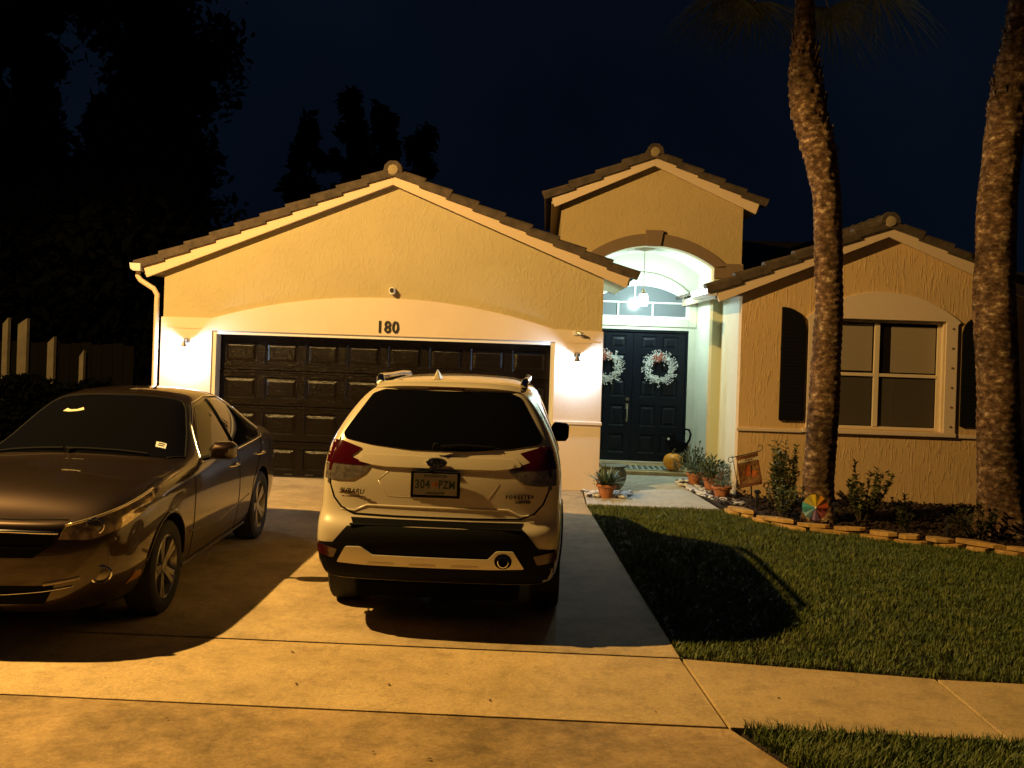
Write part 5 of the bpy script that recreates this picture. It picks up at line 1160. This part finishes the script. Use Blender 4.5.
palm((3.41, 12.4, .03), [(3.43, 12.4, .0, .235), (3.42, 12.4, .25, .20), (3.41, 12.4, .5, .185), (3.445, 12.4, 1.5, .185), (3.47, 12.4, 2.7, .165), (3.40, 12.4, 3.96, .168), (3.27, 12.4, 4.6, .20), (3.155, 12.4, 4.95, .21), (3.09, 12.4, 5.4, .19), (3.06, 12.4, 5.8, .13), (3.05, 12.4, 6.65, .10)],
     'slimmer leaning palm in front of the window wall, its fronds showing at the top', (4.45, 5.7), 1.55, 15, 3, True)
palm((5.45, 12.0, .03), [(5.46, 12.0, .0, .34), (5.45, 12.0, .3, .27), (5.40, 12.0, 1.0, .24), (5.37, 12.0, 1.6, .235), (5.28, 12.0, 2.8, .235), (5.28, 12.0, 4.0, .215), (5.33, 12.0, 4.6, .215), (5.40, 12.0, 5.15, .22), (5.52, 12.0, 6.0, .19), (5.62, 12.0, 7.0, .15), (5.68, 12.0, 7.9, .12)],
     'thicker palm at the right edge of the photo, crown out of frame', (4.9, 7.3), 1.6, 12, 11, True)

# ---------------------------------------------------------------- dark trees and fence on the left
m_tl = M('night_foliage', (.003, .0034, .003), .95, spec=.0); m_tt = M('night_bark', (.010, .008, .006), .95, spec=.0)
def tree(x, y, h, w, label, seed, kind='round', leafs=9000, size=.20):
    rd = random.Random(seed); e = empty('tree', (x, y, -.09)); tag(e, label, 'tree', 'dark trees behind the driveway on the left')
    b = MB(); b.tube([(0, 0, 0), (rd.uniform(-.2, .2), 0, h*.35), (rd.uniform(-.3, .3), 0, h*.7), (0, 0, h*.96)], [.28, .2, .11, .02], 8); cl = []
    n = 42 if kind == 'round' else 34
    for k in range(n):
        t = .10+.88*(k+rd.random())/n; a = rd.uniform(0, 2*PI)
        env = (w*(.75+.35*sin(t*5+seed))*(1-.55*t) if kind == 'round' else w*(1-t)**.8*1.1+.15)
        r = env*rd.uniform(.25, 1); c = Vector((r*cos(a), r*sin(a), h*t)); cl.append((c, max(.35, env*rd.uniform(.30, .5))*(1 if kind == 'round' else .75)))
        b.tube([(0, 0, h*t*.86), tuple(c*.55+Vector((0, 0, h*t*.42))), tuple(c)], [.05, .035, .012], 5)
    b.build('trunk', m_tt, e, smooth=True)
    N = leafs; P = np.zeros((N, 4, 3)); rs = np.random.RandomState(seed)
    ci = rs.randint(0, len(cl), N); C = np.array([c for c, _ in cl])[ci]; Rr = np.array([r for _, r in cl])[ci]
    v = rs.normal(size=(N, 3)); v /= np.linalg.norm(v, axis=1)[:, None]; pos = C+v*(Rr*rs.uniform(.3, 1.05, N)**.6*np.where(rs.rand(N) < .18, rs.uniform(1.1, 1.7, N), 1))[:, None]*np.array([1, 1, 1.3])
    a1 = rs.normal(size=(N, 3)); a1 /= np.linalg.norm(a1, axis=1)[:, None]; a2 = np.cross(a1, rs.normal(size=(N, 3))); a2 /= np.linalg.norm(a2, axis=1)[:, None]
    s = size*rs.uniform(.5, 1.2, N)[:, None]
    P[:, 0] = pos-a1*s; P[:, 1] = pos+a2*s*.45; P[:, 2] = pos+a1*s; P[:, 3] = pos-a2*s*.45
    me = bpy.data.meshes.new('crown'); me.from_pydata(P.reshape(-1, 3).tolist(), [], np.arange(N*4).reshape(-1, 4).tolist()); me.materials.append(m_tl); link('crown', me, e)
tree(-19.4, 30, 14.5, 3.8, 'broad dark tree furthest left, its edge cut by the photo border', 1)
tree(-15.4, 28, 17.5, 4.0, 'tall dark tree second from the left rising out of the frame', 2, leafs=15000)
tree(-12.6, 30, 18.5, 3.6, 'tallest dark tree in the left group with ragged gaps', 3, leafs=14000)
tree(-10.9, 29, 17.0, 2.9, 'tall dark tree right of the ragged tallest one', 4, leafs=12000)
tree(-17.4, 33, 19.5, 3.6, 'very tall dark tree standing behind the others at the upper left', 21, leafs=12000)
tree(-13.6, 33, 19.0, 3.2, 'very tall dark tree behind the ragged one, gaps of sky either side', 22, leafs=10000)
tree(-9.9, 23, 7.5, 2.6, 'low dark tree just left of the garage roof', 5)
tree(-14.0, 24, 7.0, 2.8, 'wide low dark tree behind the pale fence posts', 6, leafs=7000)
tree(-7.7, 31, 9.0, 1.3, 'narrow pointed tree left of the garage peak', 7, 'cone', 4000)
tree(-6.5, 32, 10.2, 1.1, 'tallest pointed tree behind the garage roof', 8, 'cone', 4000)
tree(-5.2, 31, 9.4, 1.2, 'pointed tree second from the right behind the garage roof', 9, 'cone', 4000)
tree(-4.2, 32, 8.9, 1.1, 'shortest pointed tree nearest the garage ridge', 10, 'cone', 4000)
fe = empty('board_fence', (-11, 18.3, -.09)); tag(fe, 'dark board fence beyond the sedan', 'fence')
b = MB()
for k in range(52): b.box(-7+k*.2, -7+k*.2+.19, 0, .02, 0, 1.85+.02*(k % 3)); 
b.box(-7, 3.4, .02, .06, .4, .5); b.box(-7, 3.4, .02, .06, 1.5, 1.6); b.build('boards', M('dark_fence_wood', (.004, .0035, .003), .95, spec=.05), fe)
m_pp = M('pale_post', (.12, .10, .07), .8, var=.2, vscale=4)
for (x, z0, z1, w_) in ((-9.94, 1.75, 2.3, .05), (-9.62, 1.25, 2.30, .085), (-9.08, 1.25, 1.98, .06), (-8.50, 1.28, 1.75, .04)):
    b = MB(); b.prism([(-w_, 0), (w_, 0), (w_, z1), (-w_, z1-.12)], -.05, .05); o = b.build('fence_post', m_pp); o.location = (x, 18.15, -.09)
    tag(o, {-9.94: 'pale timber post furthest left beside the dark fence', -9.62: 'tallest pale timber post standing at the dark fence', -9.08: 'middle height pale timber post left of the sedan roof', -8.50: 'shortest pale timber post nearest the garage'}[x], 'post', 'pale posts at the dark fence')

e = empty('hedge', (-9.6, 17.3, -.09)); tag(e, 'low black hedge in front of the dark fence', 'hedge')
rs = np.random.RandomState(5); N = 9000; pos = np.stack([rs.uniform(-4.5, 1.9, N), rs.uniform(-.45, .45, N), rs.uniform(0, 1, N)**.6*(1.22)], 1); pos[:, 2] *= 1+.06*np.sin(pos[:, 0]*4)
a1 = rs.normal(size=(N, 3)); a1 /= np.linalg.norm(a1, axis=1)[:, None]; a2 = np.cross(a1, rs.normal(size=(N, 3))); a2 /= np.linalg.norm(a2, axis=1)[:, None]; P = np.zeros((N, 4, 3)); s = .07
P[:, 0] = pos-a1*s; P[:, 1] = pos+a2*s*.5; P[:, 2] = pos+a1*s; P[:, 3] = pos-a2*s*.5
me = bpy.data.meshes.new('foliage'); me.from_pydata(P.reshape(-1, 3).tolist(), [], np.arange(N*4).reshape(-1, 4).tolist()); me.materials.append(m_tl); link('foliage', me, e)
b = MB()
for k in range(14): b.tube([(-4.3+k*.45, 0, 0), (-4.3+k*.45, .05, .6), (-4.2+k*.45, 0, 1.1)], .012, 5)
b.build('branches', m_tt, e)
